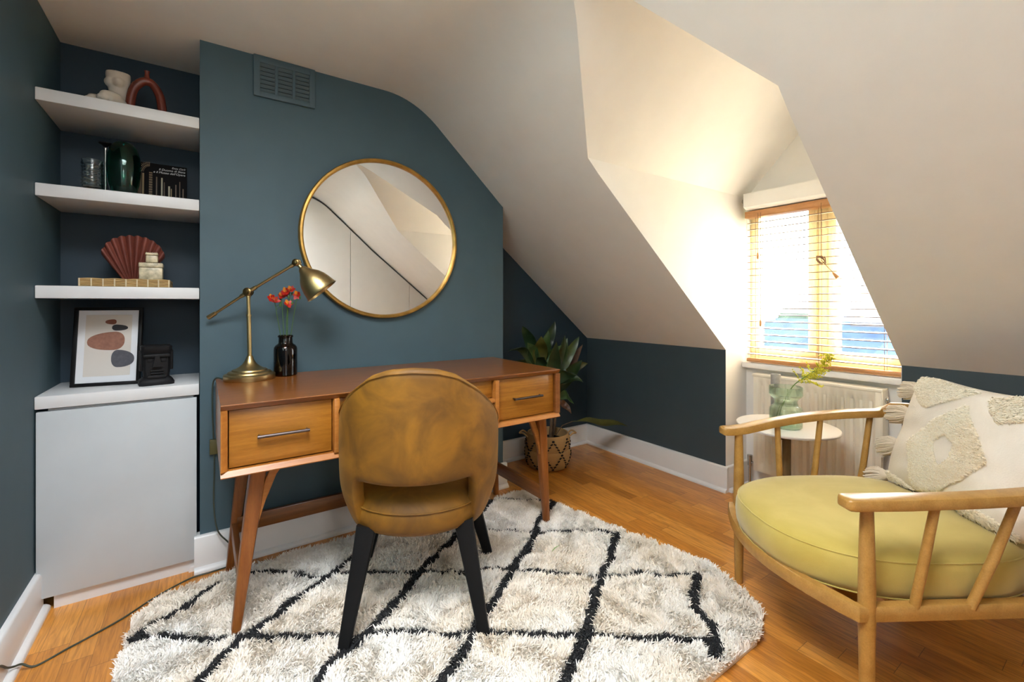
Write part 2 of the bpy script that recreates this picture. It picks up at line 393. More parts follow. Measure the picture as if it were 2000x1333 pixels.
# ------------------------------------------------------------------ radiator
rd = thing('radiator', 'cream ridged panel radiator below the dormer window sill', 'radiator', (2.61, 1.02, .12))
y0, y1, z0, z1 = .735, 1.318, .12, .655
b = MB(); nr = 14; pit = (y1 - y0 - .05) / nr
def radpt(i, j):
    k, f = divmod(i, 8); y = y0 + .025 + pit * (k + f / 8)
    d = .5 - .5 * math.cos(2 * PI * f / 8); d = min(1, d * 1.5)
    e = [0, .05, .10, .5, .90, .95, 1.0][j]; z = z0 + (z1 - z0) * e
    dep = .016 * d * (1 if 1 < j < 5 else (.0))
    return (2.570 + dep, y, z)
b.grid(radpt, nr * 8 + 1, 7)
b.box(2.570, 2.580, y0, y0 + .025, z0, z1, .002); b.box(2.570, 2.580, y1 - .025, y1, z0, z1, .002); b.box(2.585, 2.60, y0, y1, z0, z1, .003)
b.build('panel', RADW, rd)
b = MB(); b.box(2.566, 2.645, y0 - .006, y1 + .006, z1 - .004, z1 + .012, .004)
b.box(2.566, 2.645, y0 - .006, y0 - .001, z1 - .30, z1, .001); b.build('top_grille', RADW, rd)
for ya in (y0 + .1, y1 - .14):
    b = MB(); b.box(2.60, 2.66, ya, ya + .04, z0 + .05, z1 - .05); b.build('wall_bracket', RADW, rd)
b = MB(); b.tube([(2.60, y1 + .0, z0 + .03), (2.60, y1 + .03, z0 + .03), (2.60, y1 + .035, z0), (2.60, y1 + .035, 0.0)], .0075, 10); b.tube([(2.60, y1 + .035, z0 + .01), (2.60, y1 + .035, z0 + .07)], [.012, .014], 14); b.build('valve', CHROME, rd)
b = MB(); b.ball((2.585, y0 - .018, z1 - .04), .011, (.6, .8, 1.5)); b.build('bleed_valve', CHROME, rd)

# ------------------------------------------------------------------ fitted wardrobe opposite the desk (seen in the mirror)
wd = thing('fitted_wardrobe', 'white fitted wardrobe doors cut to the slope, seen in the round mirror', 'wardrobe', (1.5, YR, 0))
WARD = paint('white_wardrobe_board', (.66, .64, .60), .5, .02, .01)
edges = [.622, 1.215, 1.83, 2.42]
for xa, xb in zip(edges, edges[1:]):
    xs = [xa + .002] + [x for x, z in PROF if xa + .01 < x < xb - .01] + [xb - .002]
    b = MB(); b.prism([(xa + .002, YR - .02, .02), (xb - .002, YR - .02, .02)] + [(x, YR - .02, prof_z(x) - .028) for x in xs[::-1]], (0, .02, 0)); b.build('door', WARD, wd)
xs = [.622] + [x for x, z in PROF if .63 < x < 2.42] + [2.43]
b = MB(); b.prism([(.622, YR - .045, .0), (2.43, YR - .045, .0)] + [(x, YR - .045, prof_z(x) - .0015) for x in xs[::-1]], (0, .015, 0)); b.build('carcass', plain('grey_carcass', (.12, .12, .12), rough=.7), wd)

# ------------------------------------------------------------------ alcove shelves and cupboard
for zt, lb in ((1.802, 'top white floating shelf in the alcove, under the sculptural vases'), (1.475, 'middle white floating shelf holding the green vase and book'), (1.124, 'lowest white floating shelf holding the rattan tray')):
    b = MB(); b.box(XL + .001, -.010, YC - .002, YB - .001, zt - .044, zt, .0025)
    tag(b.build('floating_shelf', SHELFW), lb, 'shelf', 'white shelves in the alcove')
cb = thing('alcove_cupboard', 'low white cupboard built into the alcove below the shelves', 'cupboard', (-.24, YC, 0))
b = MB(); b.box(XL + .001, -.010, YC - .008, YB - .001, .700, .744, .003); b.build('worktop', SHELFW, cb)
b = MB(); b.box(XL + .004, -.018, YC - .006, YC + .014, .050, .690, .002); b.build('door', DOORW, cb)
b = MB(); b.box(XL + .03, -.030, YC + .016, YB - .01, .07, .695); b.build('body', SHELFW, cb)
b = MB(); b.box(XL + .045, -.014, YC + .012, YC + .03, .0, .048); b.build('plinth', SHELFW, cb)

# ------------------------------------------------------------------ air vent
TEAL2 = paint('teal_vent_paint', (0.060, 0.101, 0.124), .5, .04, .03)
vt = thing('air_vent', 'teal painted louvred air vent on the chimney wall by the ceiling', 'vent', (.297, YC, 1.938))
b = MB(); x0, x1, z0, z1 = .177, .419, 1.940, CZ - .001
cx = [x0 + .025, x0 + .025 + .056, x0 + .093, x0 + .093 + .056, x0 + .161, x0 + .161 + .056]
b.box(x0, x0 + .025, YC - .014, YC - .001, z0, z1, .003); b.box(cx[5], x1, YC - .014, YC - .001, z0, z1, .003)
b.box(x0 + .02, x1 - .02, YC - .014, YC - .001, z0, z0 + .022, .002); b.box(x0 + .02, x1 - .02, YC - .014, YC - .001, z1 - .030, z1, .002)
b.box(cx[1], cx[2], YC - .013, YC - .001, z0 + .02, z1 - .02, .001); b.box(cx[3], cx[4], YC - .013, YC - .001, z0 + .02, z1 - .02, .001)
b.build('frame', TEAL2, vt)
b = MB(); b.box(x0 + .004, x1 - .004, YC - .002, YC - .0005, z0 + .004, z1 - .004); b.build('shade_backing', plain('louvre_gap_shade', (.006, .009, .011), rough=.9), vt)  # backing sheet coloured dark for the shade between the louvres
b = MB()
for q in range(3):
    for k in range(7):
        z = z0 + .030 + k * .0178
        M = Matrix.Translation((0, YC - .0085, z)) @ Matrix.Rotation(R(-52), 4, 'X')
        b.box(cx[2 * q] - .001, cx[2 * q + 1] + .001, -.0072, .0072, -.0018, .0018, .0006, M, 1)
b.build('louvres', TEAL2, vt)

# ------------------------------------------------------------------ round mirror
mr = thing('wall_mirror', 'large round wall mirror in a thin gilt frame above the desk', 'mirror', (.737, YC, 1.378))
GILT = paint('gilt_frame', (.42, .235, .055), .36, .25, .15, scale=25, metal=.75)
MR = .388; b = MB(); n = 96; prf = [(0, .002), (0, .026), (.004, .032), (.012, .033), (.0175, .029), (.019, .022), (.019, .002)]
b.grid(lambda i, j: (.737 + (MR - prf[j][0]) * math.cos(2 * PI * i / n), YC - prf[j][1], 1.378 + (MR - prf[j][0]) * math.sin(2 * PI * i / n)), n, len(prf), True, True)
b.build('frame', GILT, mr)
MIR = plain('mirror_silver', (.93, .93, .93), rough=0, metal=1.0)
b = MB(); b.lathe([(MR - .018, 0), (MR - .018, .004)], (0, 0, 0), 96, Matrix.Translation((.737, YC - .014, 1.378)) @ Matrix.Rotation(R(90), 4, 'X')); b.build('mirror_glass', MIR, mr)

# ------------------------------------------------------------------ desk
DTOP = wood('desk_top_walnut', (.15, .045, .007), (.21, .068, .012), (.27, .095, .019), scale=(1, 14, 14), rough=.28, base=4, coat=.3, coatr=.15)
DFR = wood('desk_frame_acorn', (.30, .10, .016), (.38, .14, .025), (.46, .185, .036), scale=(1, 12, 12), rough=.35, base=4)
DDR = wood('desk_drawer_veneer', (.23, .082, .006), (.31, .122, .012), (.40, .163, .020), scale=(1, 16, 16), rough=.36, base=5)
DLG = wood('desk_leg_wood', (.18, .052, .009), (.24, .075, .014), (.30, .105, .022), scale=(12, 12, 1), rough=.3, base=4)
DSD = wood('desk_side_wood', (.15, .045, .008), (.20, .065, .013), (.25, .088, .020), scale=(12, 1, 12), rough=.35, base=4)
dk = thing('writing_desk', 'mid-century wooden writing desk with tapered legs under the round mirror', 'desk', (.695, 1.856, 0))
x0, x1, y0, y1, zb, zt = .044, 1.347, 1.565, 2.147, .545, .762
def frame_piece(b, x0, x1, z0, z1, which, th=.018, slope=.010):
    """bevelled front edge: each board slopes back towards its opening"""
    yb = y1
    if which == 'T': sec = [(z1, y0), (z1 - .003, y0 - .001), (z1 - th, y0 + slope), (z1 - th, yb), (z1, yb)]
    if which == 'B': sec = [(z0, y0), (z0 + .003, y0 - .001), (z0 + th, y0 + slope), (z0 + th, yb), (z0, yb)]
    if which in 'TB': b.rings([[Vector((x, y, z)) for z, y in sec] for x in (x0, x1)])
    if which == 'L': sec = [(x0, y0), (x0 + .003, y0 - .001), (x0 + th, y0 + slope), (x0 + th, yb), (x0, yb)]
    if which == 'R': sec = [(x1, y0), (x1 - .003, y0 - .001), (x1 - th, y0 + slope), (x1 - th, yb), (x1, yb)]
    if which in 'LR': b.rings([[Vector((x, y, z)) for x, y in sec] for z in (z0, z1)])
b = MB(); frame_piece(b, x0, x1, 0, zt, 'T'); b.build('desktop', DTOP, dk)
b = MB(); frame_piece(b, x0, 0, zb + .0185, zt - .0185, 'L'); b.build('side_panel', [DFR], dk)
b = MB(); frame_piece(b, 0, x1, zb + .0185, zt - .0185, 'R'); b.build('side_panel', [DSD], dk)
for xa, xb in ((x0, .380), (.998, x1)):
    b = MB(); frame_piece(b, xa, xb, zb, 0, 'B'); b.build('bottom_panel', DFR, dk)
for xa in (.362, .998):
    b = MB(); b.box(xa, xa + .018, y0, y1, zb + .0185, zt - .0185, .002); b.build('divider', DFR, dk)
b = MB(); b.box(.3805, .9975, y0 + .002, y1, .652, .668, .002); b.build('shelf_panel', DFR, dk)
b = MB(); b.box(x0 + .018, x1 - .018, y1 - .016, y1 - .001, .66, zt - .0185); b.box(x0 + .018, .362, y1 - .016, y1 - .001, zb + .018, .66); b.box(1.016, x1 - .018, y1 - .016, y1 - .001, zb + .018, .66); b.build('back_panel', DTOP, dk)
def handle(b, xa, xb, z, yf):
    b.tube([(xa, yf - .018, z), (xb, yf - .018, z)], .0052, 12)
    for x in (xa + .006, xb - .006): b.tube([(x, yf - .018, z), (x, yf, z)], .0040, 8)
for xa, xb, za, zc, hx in ((.0655, .3585, .567, .740, (.139, .287)), (.384, .684, .6715, .740, None), (.688, .994, .6715, .740, None), (1.0195, 1.3255, .567, .740, (1.098, 1.251))):
    b = MB(); b.box(xa, xb, y0 + .024, y0 + .042, za, zc, .0015); b.box(xa + .01, xb - .01, y0 + .042, y1 - .03, za + .005, zc - .01)
    d = b.build('drawer', DDR, dk)
    if hx: b = MB(); handle(b, hx[0], hx[1], .652, y0 + .024); b.build('handle', GUNM, d)
LEGS = [((.150, 1.655), (.086, 1.668)), ((1.300, 1.655), (1.350, 1.668)), ((.150, 2.09), (.090, 2.115)), ((1.300, 2.09), (1.350, 2.115))]
for (tx, ty), (bx, by) in LEGS:
    zf = .012 if by < 2 else 0.0
    b = MB(); b.bar([(tx, ty, zb), (tx * .75 + bx * .25, ty * .75 + by * .25, zb * .76), (bx, by, zf)], [.046, .046, .027], [.046, .044, .027], (0, 1, 0), .45); b.build('leg', DLG, dk)
for (tx, ty), (bx, by) in LEGS[:2]:
    s = 1 if tx < .7 else -1; q = .36
    lx = tx + (bx - tx) * q
    b = MB(); b.bar([(lx + s * .008, ty, zb * (1 - q) + .015), (lx + s * .028, ty, zb * (1 - q) + .075), (lx + s * .062, ty, zb - .035), (lx + s * .085, ty, zb)], [.030, .026, .026, .030], .020, (0, 1, 0), .4); b.build('brace', DFR, dk)
for (tx, ty), (bx, by) in LEGS[:2]:
    xx = bx + (tx - bx) * .30
    b = MB(); b.box(xx - .010, xx + .010, 1.672, 2.095, .130, .190, .003); b.build('side_stretcher', DSD, dk)
b = MB(); b.box(.115, 1.325, 2.085, 2.105, .150, .212, .003); b.build('back_stretcher', DTOP, dk)

# ------------------------------------------------------------------ desk lamp
CR = Vector((.8231, -.5678, 0))     # a horizontal direction square to the lamp's swing axis
lp = thing('desk_lamp', 'antique brass desk lamp with tilting arm and bell shade', 'lamp', (.155, 2.055, .762))
L0 = Vector((.155, 2.055, .762))
b = MB(); b.lathe([(.001, 0), (.088, 0), (.090, .003), (.090, .020), (.087, .023), (.078, .025), (.076, .030), (.072, .033), (.062, .035), (.060, .040), (.050, .043), (.038, .050), (.026, .060), (.018, .072), (.013, .084), (.011, .092), (.009, .094), (.001, .094)], L0, 56); b.build('base', BRASS, lp)
J = Vector((.150, 2.058, 1.108)); Bs = L0 + Vector((0, 0, .09))
b = MB(); b.tube([Bs, Bs.lerp(J, .62)], .0078, 16); b.tube([Bs.lerp(J, .62), Bs.lerp(J, .635), Bs.lerp(J, .65)], [.0090, .0094, .0090], 16); b.tube([Bs.lerp(J, .65), Bs.lerp(J, .93)], .0066, 16); b.tube([Bs.lerp(J, .92), J - Vector((0, 0, .012))], [.0095, .0085], 16); b.build('pole', BRASS, lp)
YA = Vector((-.5678, -.8231, 0))    # swing axis
def knuckle(b, c, r=.0155):
    q = YA.to_track_quat('Z', 'Y').to_matrix().to_4x4()
    b.lathe([(.001, -.013), (r * .75, -.013), (r, -.010), (r, -.003), (r * .8, -.002), (r * .8, .002), (r, .003), (r, .010), (r * .78, .013), (r * .55, .0135), (r * .5, .018), (r * .2, .019), (.001, .019)], (0, 0, 0), 28, Matrix.Translation(c) @ q)
b = MB(); knuckle(b, J, .0165); b.build('joint', DBRASS, lp)
A0 = J + CR * -.158 + Vector((0, 0, -.102)); A1 = J + CR * .192 + Vector((0, 0, .116)); ad = (A1 - A0).normalized()
b = MB(); b.tube([A0, A0 + ad * .034], [.0088, .0080], 16); b.tube([A0 + ad * .034, J - ad * .028], .0052, 14); b.tube([J - ad * .034, J - ad * .012], [.0075, .0085], 14)
b.tube([J + ad * .012, J + ad * .036], [.0085, .0075], 14); b.tube([J + ad * .03, A1 - ad * .02], .0056, 14); b.tube([A1 - ad * .028, A1 - ad * .01], [.0072, .0072], 14); b.build('arm', BRASS, lp)
b = MB(); knuckle(b, A1, .0145); b.build('joint', DBRASS, lp)
sd = (CR * .62 + Vector((0, 0, -.78)) - YA * .20).normalized()
SM = Matrix.Translation(A1 + sd * .012) @ sd.to_track_quat('Z', 'Y').to_matrix().to_4x4()
pr_ = [(.007, 0), (.008, .012), (.013, .016), (.016, .020), (.0205, .030), (.030, .042), (.044, .060), (.0535, .080), (.0595, .101), (.0625, .120), (.066, .132), (.068, .134), (.066, .135), (.060, .122), (.057, .101), (.051, .080), (.0415, .060), (.0275, .042), (.015, .028), (.002, .022)]
b = MB(); b.lathe(pr_, (0, 0, 0), 48, SM); b.build('lamp_shade', BRASS, lp)
b = MB(); b.ball((0, 0, 0), .020, (1, 1, 1.3), 14, SM @ Matrix.Translation((0, 0, .075))); b.build('bulb', plain('opal_bulb', (.8, .8, .76), rough=.3), lp)

# ------------------------------------------------------------------ amber bottle with cut flowers
AMB = glassy('amber_glass', (.11, .026, .006), .04, 1.5, .12)
bt = thing('bottle_vase', 'dark amber glass apothecary bottle vase beside the brass lamp', 'vase', (.287, 2.085, .762))
b = MB(); b.lathe([(.001, 0), (.040, 0), (.044, .004), (.0445, .012), (.0445, .108), (.043, .118), (.037, .127), (.029, .132), (.027, .136), (.026, .158), (.029, .160), (.0295, .165), (.0265, .168), (.0235, .165), (.0235, .137), (.035, .122), (.040, .110), (.040, .012), (.036, .006), (.001, .005)], (.287, 2.085, .762), 40); b.build('glass_body', AMB, bt)
STEM = paint('flower_stem_green', (.05, .12, .025), .5, .2, 0)
PETR = paint('red_orange_petal', (.42, .012, .006), .5, .35, 0, scale=60)
PETY = paint('yellow_orange_petal', (.78, .26, .02), .5, .3, 0, scale=60)
def petal(b, c, d, up_, ln, wd_, curl):
    c = Vector(c); d = Vector(d).normalized(); s = d.cross(Vector(up_)).normalized(); n = s.cross(d).normalized(); vs = []
    for i in range(5):
        t = i / 4; ww = wd_ * math.sin(PI * min(1, .12 + t * .86)) ** .8; p = c + d * ln * t + n * curl * t * t
        vs.append([b.v(p - s * ww), b.v(p + n * -.12 * ww), b.v(p + s * ww)])
    for a, q in zip(vs, vs[1:]):
        b.face([a[0], a[1], q[1], q[0]]); b.face([a[1], a[2], q[2], q[1]])
fl = [((.245, 2.075), 1.072, [(0, 0, 0), (-.014, 0, .012)], 'left-hand'), ((.289, 2.045), 1.058, [(0, 0, 0)], 'lowest front'), ((.272, 2.09), 1.092, [(0, 0, 0), (.012, .01, .012)], 'middle'), ((.302, 2.07), 1.118, [(0, 0, 0), (-.018, 0, -.01)], 'tallest'), ((.328, 2.06), 1.098, [(0, 0, 0)], 'right-hand')]
for k, ((fx, fy), fz, heads, ds) in enumerate(fl):
    fr = random.Random(40 + k)
    ft = thing('alstroemeria_stem', 'cut red and yellow flower, %s bloom in the amber bottle' % ds, 'flower', (.287, 2.085, .77), group='red flowers in the amber bottle')
    base = Vector((.287 + (fx - .287) * .1, 2.085 + (fy - 2.085) * .1, .772)); neck = Vector((.287 + (fx - .287) * .45, 2.085 + (fy - 2.085) * .4, .93)); top = Vector((fx, fy, fz))
    b = MB(); b.tube([base, neck, neck.lerp(top, .5) + Vector((fr.uniform(-.004, .004), 0, 0)), top], .0015, 6)
    for q in range(3):
        a = fr.uniform(0, 6.28); p = neck.lerp(top, .75 + .08 * q)
        b.tube([p, p + Vector((.018 * math.cos(a), .018 * math.sin(a), .016))], .0008, 5); b.ball(p + Vector((.019 * math.cos(a), .019 * math.sin(a), .018)), .0042, (1, 1, 1.6), 8)
    b.build('stem', STEM, ft)
    for hd in heads:
        b = MB(); c = top + Vector(hd); ax = Vector((fr.uniform(-.5, .5), -1.0, fr.uniform(.0, .8))).normalized()
        s = ax.cross(Vector((0, 0, 1))).normalized(); u = s.cross(ax)
        for q in range(6):
            a = q * PI / 3 + fr.random() * .3; r_ = s * math.cos(a) + u * math.sin(a)
            b.mi = 1 if q % 6 == 1 else 0
            petal(b, c, r_ * .8 + ax * .55, ax, fr.uniform(.018, .024), .0078, fr.uniform(-.006, .004))
        b.mi = 1
        for q in range(5):
            a = q * 1.3; b.tube([c, c + ax * .018 + (s * math.cos(a) + u * math.sin(a)) * .004], .0006, 4)
        b.build('bloom', [PETR, PETY], ft)

# lamp cord: down the wall, behind the desk leg and over the floor
b = MB()
def smooth(pts, n=8):
    pts = [Vector(p) for p in pts]; out = []
    for i in range(len(pts) - 1):
        p0, p1, p2, p3 = pts[max(i - 1, 0)], pts[i], pts[i + 1], pts[min(i + 2, len(pts) - 1)]
        for k in range(n):
            t = k / n; out.append(.5 * ((2 * p1) + (-p0 + p2) * t + (2 * p0 - 5 * p1 + 4 * p2 - p3) * t * t + (-p0 + 3 * p1 - 3 * p2 + p3) * t ** 3))
    return out + [pts[-1]]
CABLE = plain('dark_green_cable', (.035, .045, .030), rough=.5)
b.tube(smooth([(.066, 2.075, .768), (.045, 2.13, .766), (.034, 2.160, .73), (.034, 2.165, .62), (.038, 2.168, .50), (.040, 2.165, .40), (.038, 2.160, .26), (.050, 2.140, .160), (.085, 2.130, .105), (.12, 2.14, .05), (.105, 2.145, .004), (.03, 2.13, .0035), (-.04, 2.125, .0035), (-.14, 2.06, .0035), (-.22, 1.985, .0035), (-.30, 1.93, .0035), (-.342, 1.905, .0035), (-.400, 1.868, .0035), (-.428, 1.868, .021), (-.441, 1.856, .028), (-.4485, 1.835, .042), (-.449, 1.773, .087), (-.449, 1.68, .118), (-.449, 1.60, .128)]), .0028, 8)
tag(b.build('power_cord', CABLE), 'thin dark green power cord running down the wall and across the floor', 'cord')
b = MB(); b.box(.024, .054, YC - .016, YC - .0005, .455, .515, .003); tag(b.build('wall_socket', plain('olive_plate', (.085, .075, .022), rough=.5)), 'small dull olive wall plate behind the lamp cord', 'socket')

# ------------------------------------------------------------------ things on the top shelf
PLAS = paint('bone_plaster', (.56, .50, .42), .65, .08, .15, scale=30)
TERR = paint('glossy_oxblood_glaze', (.16, .035, .022), .22, .1, 0)
TERM = paint('matt_terracotta', (.18, .042, .026), .6, .15, .12, scale=25)
def loft(b, secs, seg=28):
    """secs: (z, cx, cy, rx, ry, bumps) ; bumps: list of (angle, width, height)"""
    rs = []
    for z, cx_, cy_, rx, ry, bp in secs:
        r = []
        for k in range(seg):
            a = 2 * PI * k / seg; e = sum(h * math.exp(-(((a - c + PI) % (2 * PI) - PI) / w_) ** 2) for c, w_, h in bp)
            r.append(Vector((cx_ + (rx + e) * math.cos(a), cy_ + (ry + e) * math.sin(a), z)))
        rs.append(r)
    b.rings(rs)
tv = thing('torso_vase', 'cream sculpted torso vase on the top shelf', 'vase', (-.275, 2.30, 1.802))
b = MB(); fa = R(242); z = 1.802; cx_, cy_ = -.270, 2.318
loft(b, [(z, cx_, cy_, .042, .034, []), (z + .012, cx_, cy_, .046, .038, []), (z + .032, cx_, cy_, .042, .034, []), (z + .055, cx_, cy_, .033, .026, []), (z + .075, cx_, cy_, .0285, .022, []), (z + .092, cx_, cy_, .030, .023, []), (z + .110, cx_, cy_, .034, .025, []), (z + .130, cx_, cy_, .037, .026, []), (z + .150, cx_, cy_, .0385, .026, []), (z + .162, cx_, cy_, .037, .025, []), (z + .162, cx_, cy_, .031, .020, []), (z + .12, cx_, cy_, .028, .017, [])], 44)
for da in (-.72, .62):
    b.ball((cx_ + .0235 * math.cos(fa + da), cy_ + .0175 * math.sin(fa + da), z + .117), .0200, (1, 1, 1.0), 24)
b.tube(smooth([(-.258, 2.305, z + .020), (-.276, 2.262, z + .036), (-.296, 2.232, z + .028), (-.308, 2.216, z + .012)], 5), [.026] * 6 + [.025] * 5 + [.017] * 4 + [.010], 20)
b.ball((-.282, 2.250, z + .036), .026, (1, 1, .9), 20)
b.tube(smooth([(-.280, 2.315, z + .018), (-.315, 2.28, z + .026), (-.338, 2.255, z + .020), (-.350, 2.243, z + .009)], 5), [.020] * 6 + [.019] * 5 + [.013] * 4 + [.008], 20)
b.ball((-.322, 2.270, z + .026), .019, (1, 1, .9), 18)
o = b.build('vase_body', PLAS, tv, ang=180); m_ = o.modifiers.new('fuse', 'REMESH'); m_.mode = 'VOXEL'; m_.voxel_size = .0022; m_.use_smooth_shade = True; m_ = o.modifiers.new('soften', 'SMOOTH'); m_.iterations = 14; m_.factor = .6
b = MB(); z = 1.802
b.tube(smooth([(-.231, 2.30, z + .002), (-.232, 2.30, z + .05), (-.222, 2.30, z + .105), (-.200, 2.30, z + .137), (-.181, 2.30, z + .145), (-.162, 2.30, z + .137), (-.142, 2.30, z + .10), (-.134, 2.30, z + .05), (-.133, 2.30, z + .002)], 5), .0155, 18)
b.lathe([(.013, 0), (.009, .012), (.0075, .026), (.010, .034), (.007, .034), (.005, .02)], (-.181, 2.30, z + .152), 18)
tag(b.build('arch_vase', TERR), 'glossy dark red arch-shaped vase on the top shelf', 'vase')

# ------------------------------------------------------------------ things on the middle shelf
z = 1.475
GL = glassy('clear_ribbed_glass', (.93, .97, .97), .01, 1.45, .0)
b = MB(); pf = [(.001, 0), (.026, 0)]
for k in range(8): pf += [(.0285, .006 + k * .0125), (.0315, .012 + k * .0125)]
pf += [(.0285, .108), (.030, .114), (.028, .114)] + [(.0255, .105), (.0255, .012), (.001, .008)]
b.lathe(pf, (-.333, 2.235, z), 36); tag(b.build('ribbed_glass', GL), 'clear ribbed drinking glass on the middle shelf', 'glass')
cs = thing('candlestick', 'tall thin black and silver candlestick behind the ribbed glass', 'candlestick', (-.309, 2.33, z))
b = MB(); b.lathe([(.001, 0), (.024, 0), (.024, .004), (.010, .008), (.005, .014), (.0042, .18), (.006, .188), (.004, .194), (.001, .194)], (-.309, 2.33, z), 20); b.build('stem', CHROME, cs)
b = MB(); b.lathe([(.005, .0), (.012, .008), (.020, .012), (.021, .016), (.012, .016), (.010, .012), (.004, .012)], (-.309, 2.33, z + .194), 24); b.build('drip_cup', BLACK, cs)
GRN = glassy('emerald_glass', (.01, .36, .25), .06, 1.5, .1)
b = MB(); b.lathe([(.001, 0), (.028, 0), (.036, .010), (.047, .05), (.052, .09), (.053, .12), (.050, .155), (.042, .185), (.030, .203), (.020, .210), (.020, .206), (.028, .199), (.039, .182), (.046, .153), (.0485, .12), (.048, .09), (.043, .05), (.032, .013), (.001, .008)], (-.250, 2.285, z), 44)
tag(b.build('green_vase', GRN), 'dark emerald green egg-shaped glass vase on the middle shelf', 'vase')
# art book leaning against the alcove wall
bk = thing('art_book', 'large art book with cathedral arches on its cover, leaning on the middle shelf', 'book', (-.13, 2.38, z))
tilt = Matrix.Translation((-.055, 2.392, z + .002)) @ Matrix.Rotation(R(-7), 4, 'X') @ Matrix.Rotation(R(0), 4, 'Z')
DK = plain('book_cover_black', (.006, .005, .005), rough=.7, spec=.1)
b = MB(); b.box(-.165, 0, 0, .018, 0, .178, .001, tilt, 1); b.build('cover', DK, bk)
GOLDS = [plain('cover_gold_light', (.26, .17, .07), rough=.5), plain('cover_gold_dark', (.085, .045, .018), rough=.5), plain('cover_pale_column', (.32, .28, .18), rough=.5)]
b = MB()
def q(xa, xb, za, zc, mi, d=.0004):
    b.mi = mi; b.box(xa, xb, -d, .0002, za, zc, 0, tilt)
q(-.163, -.152, .004, .150, 1); q(-.150, -.144, .004, .13, 0)
for k in range(26): q(-.128, -.117, .004 + k * .0052, .0068 + k * .0052, 0 if k % 2 else 1, .0006)
for k in range(5):      # nested pointed arches
    r0 = .020 + k * .0045
    for a in range(10):
        a0 = R(20 + a * 8); xx = -.128 - r0 * math.cos(a0) ; zz = .125 + (.018 + r0) * math.sin(a0)
        if xx > -.164: q(xx - .0011, xx + .0011, zz - .002, zz + .002, 0 if k % 2 else 1, .0007)
for xa, ww, zt_, mi in ((-.088, .005, .118, 2), (-.079, .003, .10, 1), (-.064, .006, .085, 2), (-.055, .003, .075, 0), (-.040, .004, .095, 1), (-.026, .003, .11, 1), (-.015, .004, .08, 1), (-.105, .004, .12, 1)): q(xa, xa + ww, .004, zt_, mi)
b.build('cover_picture', GOLDS, bk)
TXT = plain('cover_lettering', (.62, .62, .60), rough=.6)
def text_mesh(name, s, size, M, mat, parent, align='RIGHT', shear=.25, ext=.0003):
    cu = bpy.data.curves.new(name, 'FONT'); cu.body = s; cu.size = size; cu.align_x = align; cu.shear = shear; cu.extrude = ext
    t = bpy.data.objects.new(name + '_tmp', cu); COL.objects.link(t); bpy.context.view_layer.update()
    me = bpy.data.meshes.new_from_object(t.evaluated_get(bpy.context.evaluated_depsgraph_get())); bpy.data.objects.remove(t)
    r = parent
    while r.parent: r = r.parent
    me.transform(Matrix.Translation(-Vector(r.location)) @ M); me.materials.clear(); me.materials.append(mat); me.name = name
    o = bpy.data.objects.new(name, me); COL.objects.link(o); o.parent = parent; return o
for s, dz in (('Enzo Carli', .163), ('Il Duomo di Siena', .150), ("e il Museo dell'Opera", .137)):
    text_mesh('cover_title', s, .0125 if dz < .16 else .011, tilt @ Matrix.Translation((-.006, -.0012, dz)) @ Matrix.Rotation(R(90), 4, 'X'), TXT, bk)

# ------------------------------------------------------------------ things on the lowest shelf
z = 1.124
RAT = wood('golden_rattan', (.28, .16, .05), (.42, .27, .10), (.55, .40, .18), scale=(2, 2, 40), rough=.6, base=12)
ty0, ty1 = 2.195, 2.40
tr = thing('rattan_tray', 'flat woven rattan tray on the lowest shelf', 'tray', (-.234, 2.30, z))
b = MB(); b.box(-.362, -.106, ty0 + .004, ty1 - .004, z, z + .006)
for k in range(34):     # bundled canes round the rim
    xa = -.362 + k * (.256 / 34); xb = xa + .256 / 34
for j in range(5):
    zz = z + .004 + j * .0058
    b.tube(smooth([(-.360 + i * .032, ty0 + (.0012 if (i + j) % 2 else -.0012), zz + (.0012 if i % 2 else -.0008)) for i in range(9)], 3), .0031, 6)
    b.tube([(-.106, ty0, zz), (-.106, ty1, zz)], .0030, 6); b.tube([(-.362, ty0, zz), (-.362, ty1, zz)], .0030, 6); b.tube([(-.36, ty1, zz), (-.107, ty1, zz)], .0030, 6)
b.mi = 1
for i in range(9):
    xx = -.361 + i * .0318; b.box(xx - .0022, xx + .0022, ty0 - .0048, ty0 - .002, z + .001, z + .029, .0008)
b.build('weave', [RAT, paint('pale_cane', (.55, .46, .30), .6, .1, 0)], tr)
b = MB(); zz = z + .0075; cx_, cy_ = -.228, 2.36
def fan(i, j):
    u_ = i / 88 * 2 - 1; a = R(35) * u_; t = j / 8
    Rm = .226 - .046 * abs(u_) ** 2.6; lob = abs(math.sin(PI * (u_ + 1) / 2 * 10)); r_ = .030 + (Rm + .004 * lob - .030) * t
    x = cx_ + .002 + math.sin(a) * r_ * .94; zc = zz - .026 + math.cos(a) * r_
    return Vector((x, cy_ - .010 - .011 * lob * (.25 + t) - .008 * t * (1 - t) * 4, max(zz, zc)))
g = b.grid(fan, 89, 9)
g2 = b.grid(lambda i, j: Vector((fan(i, j).x, cy_ + .012, fan(i, j).z)), 89, 9)
for i in range(88): b.face([g[i][8], g[i + 1][8], g2[i + 1][8], g2[i][8]]); b.face([g[i][0], g[i + 1][0], g2[i + 1][0], g2[i][0]])
for j in range(8): b.face([g[0][j], g[0][j + 1], g2[0][j + 1], g2[0][j]]); b.face([g[88][j], g[88][j + 1], g2[88][j + 1], g2[88][j]])
tag(b.build('shell_vase', TERM, ang=50), 'matt terracotta scallop shell vase behind the capiz boxes', 'vase')
CAP = paint('capiz_shell', (.52, .45, .30), .25, .35, .1, scale=55)
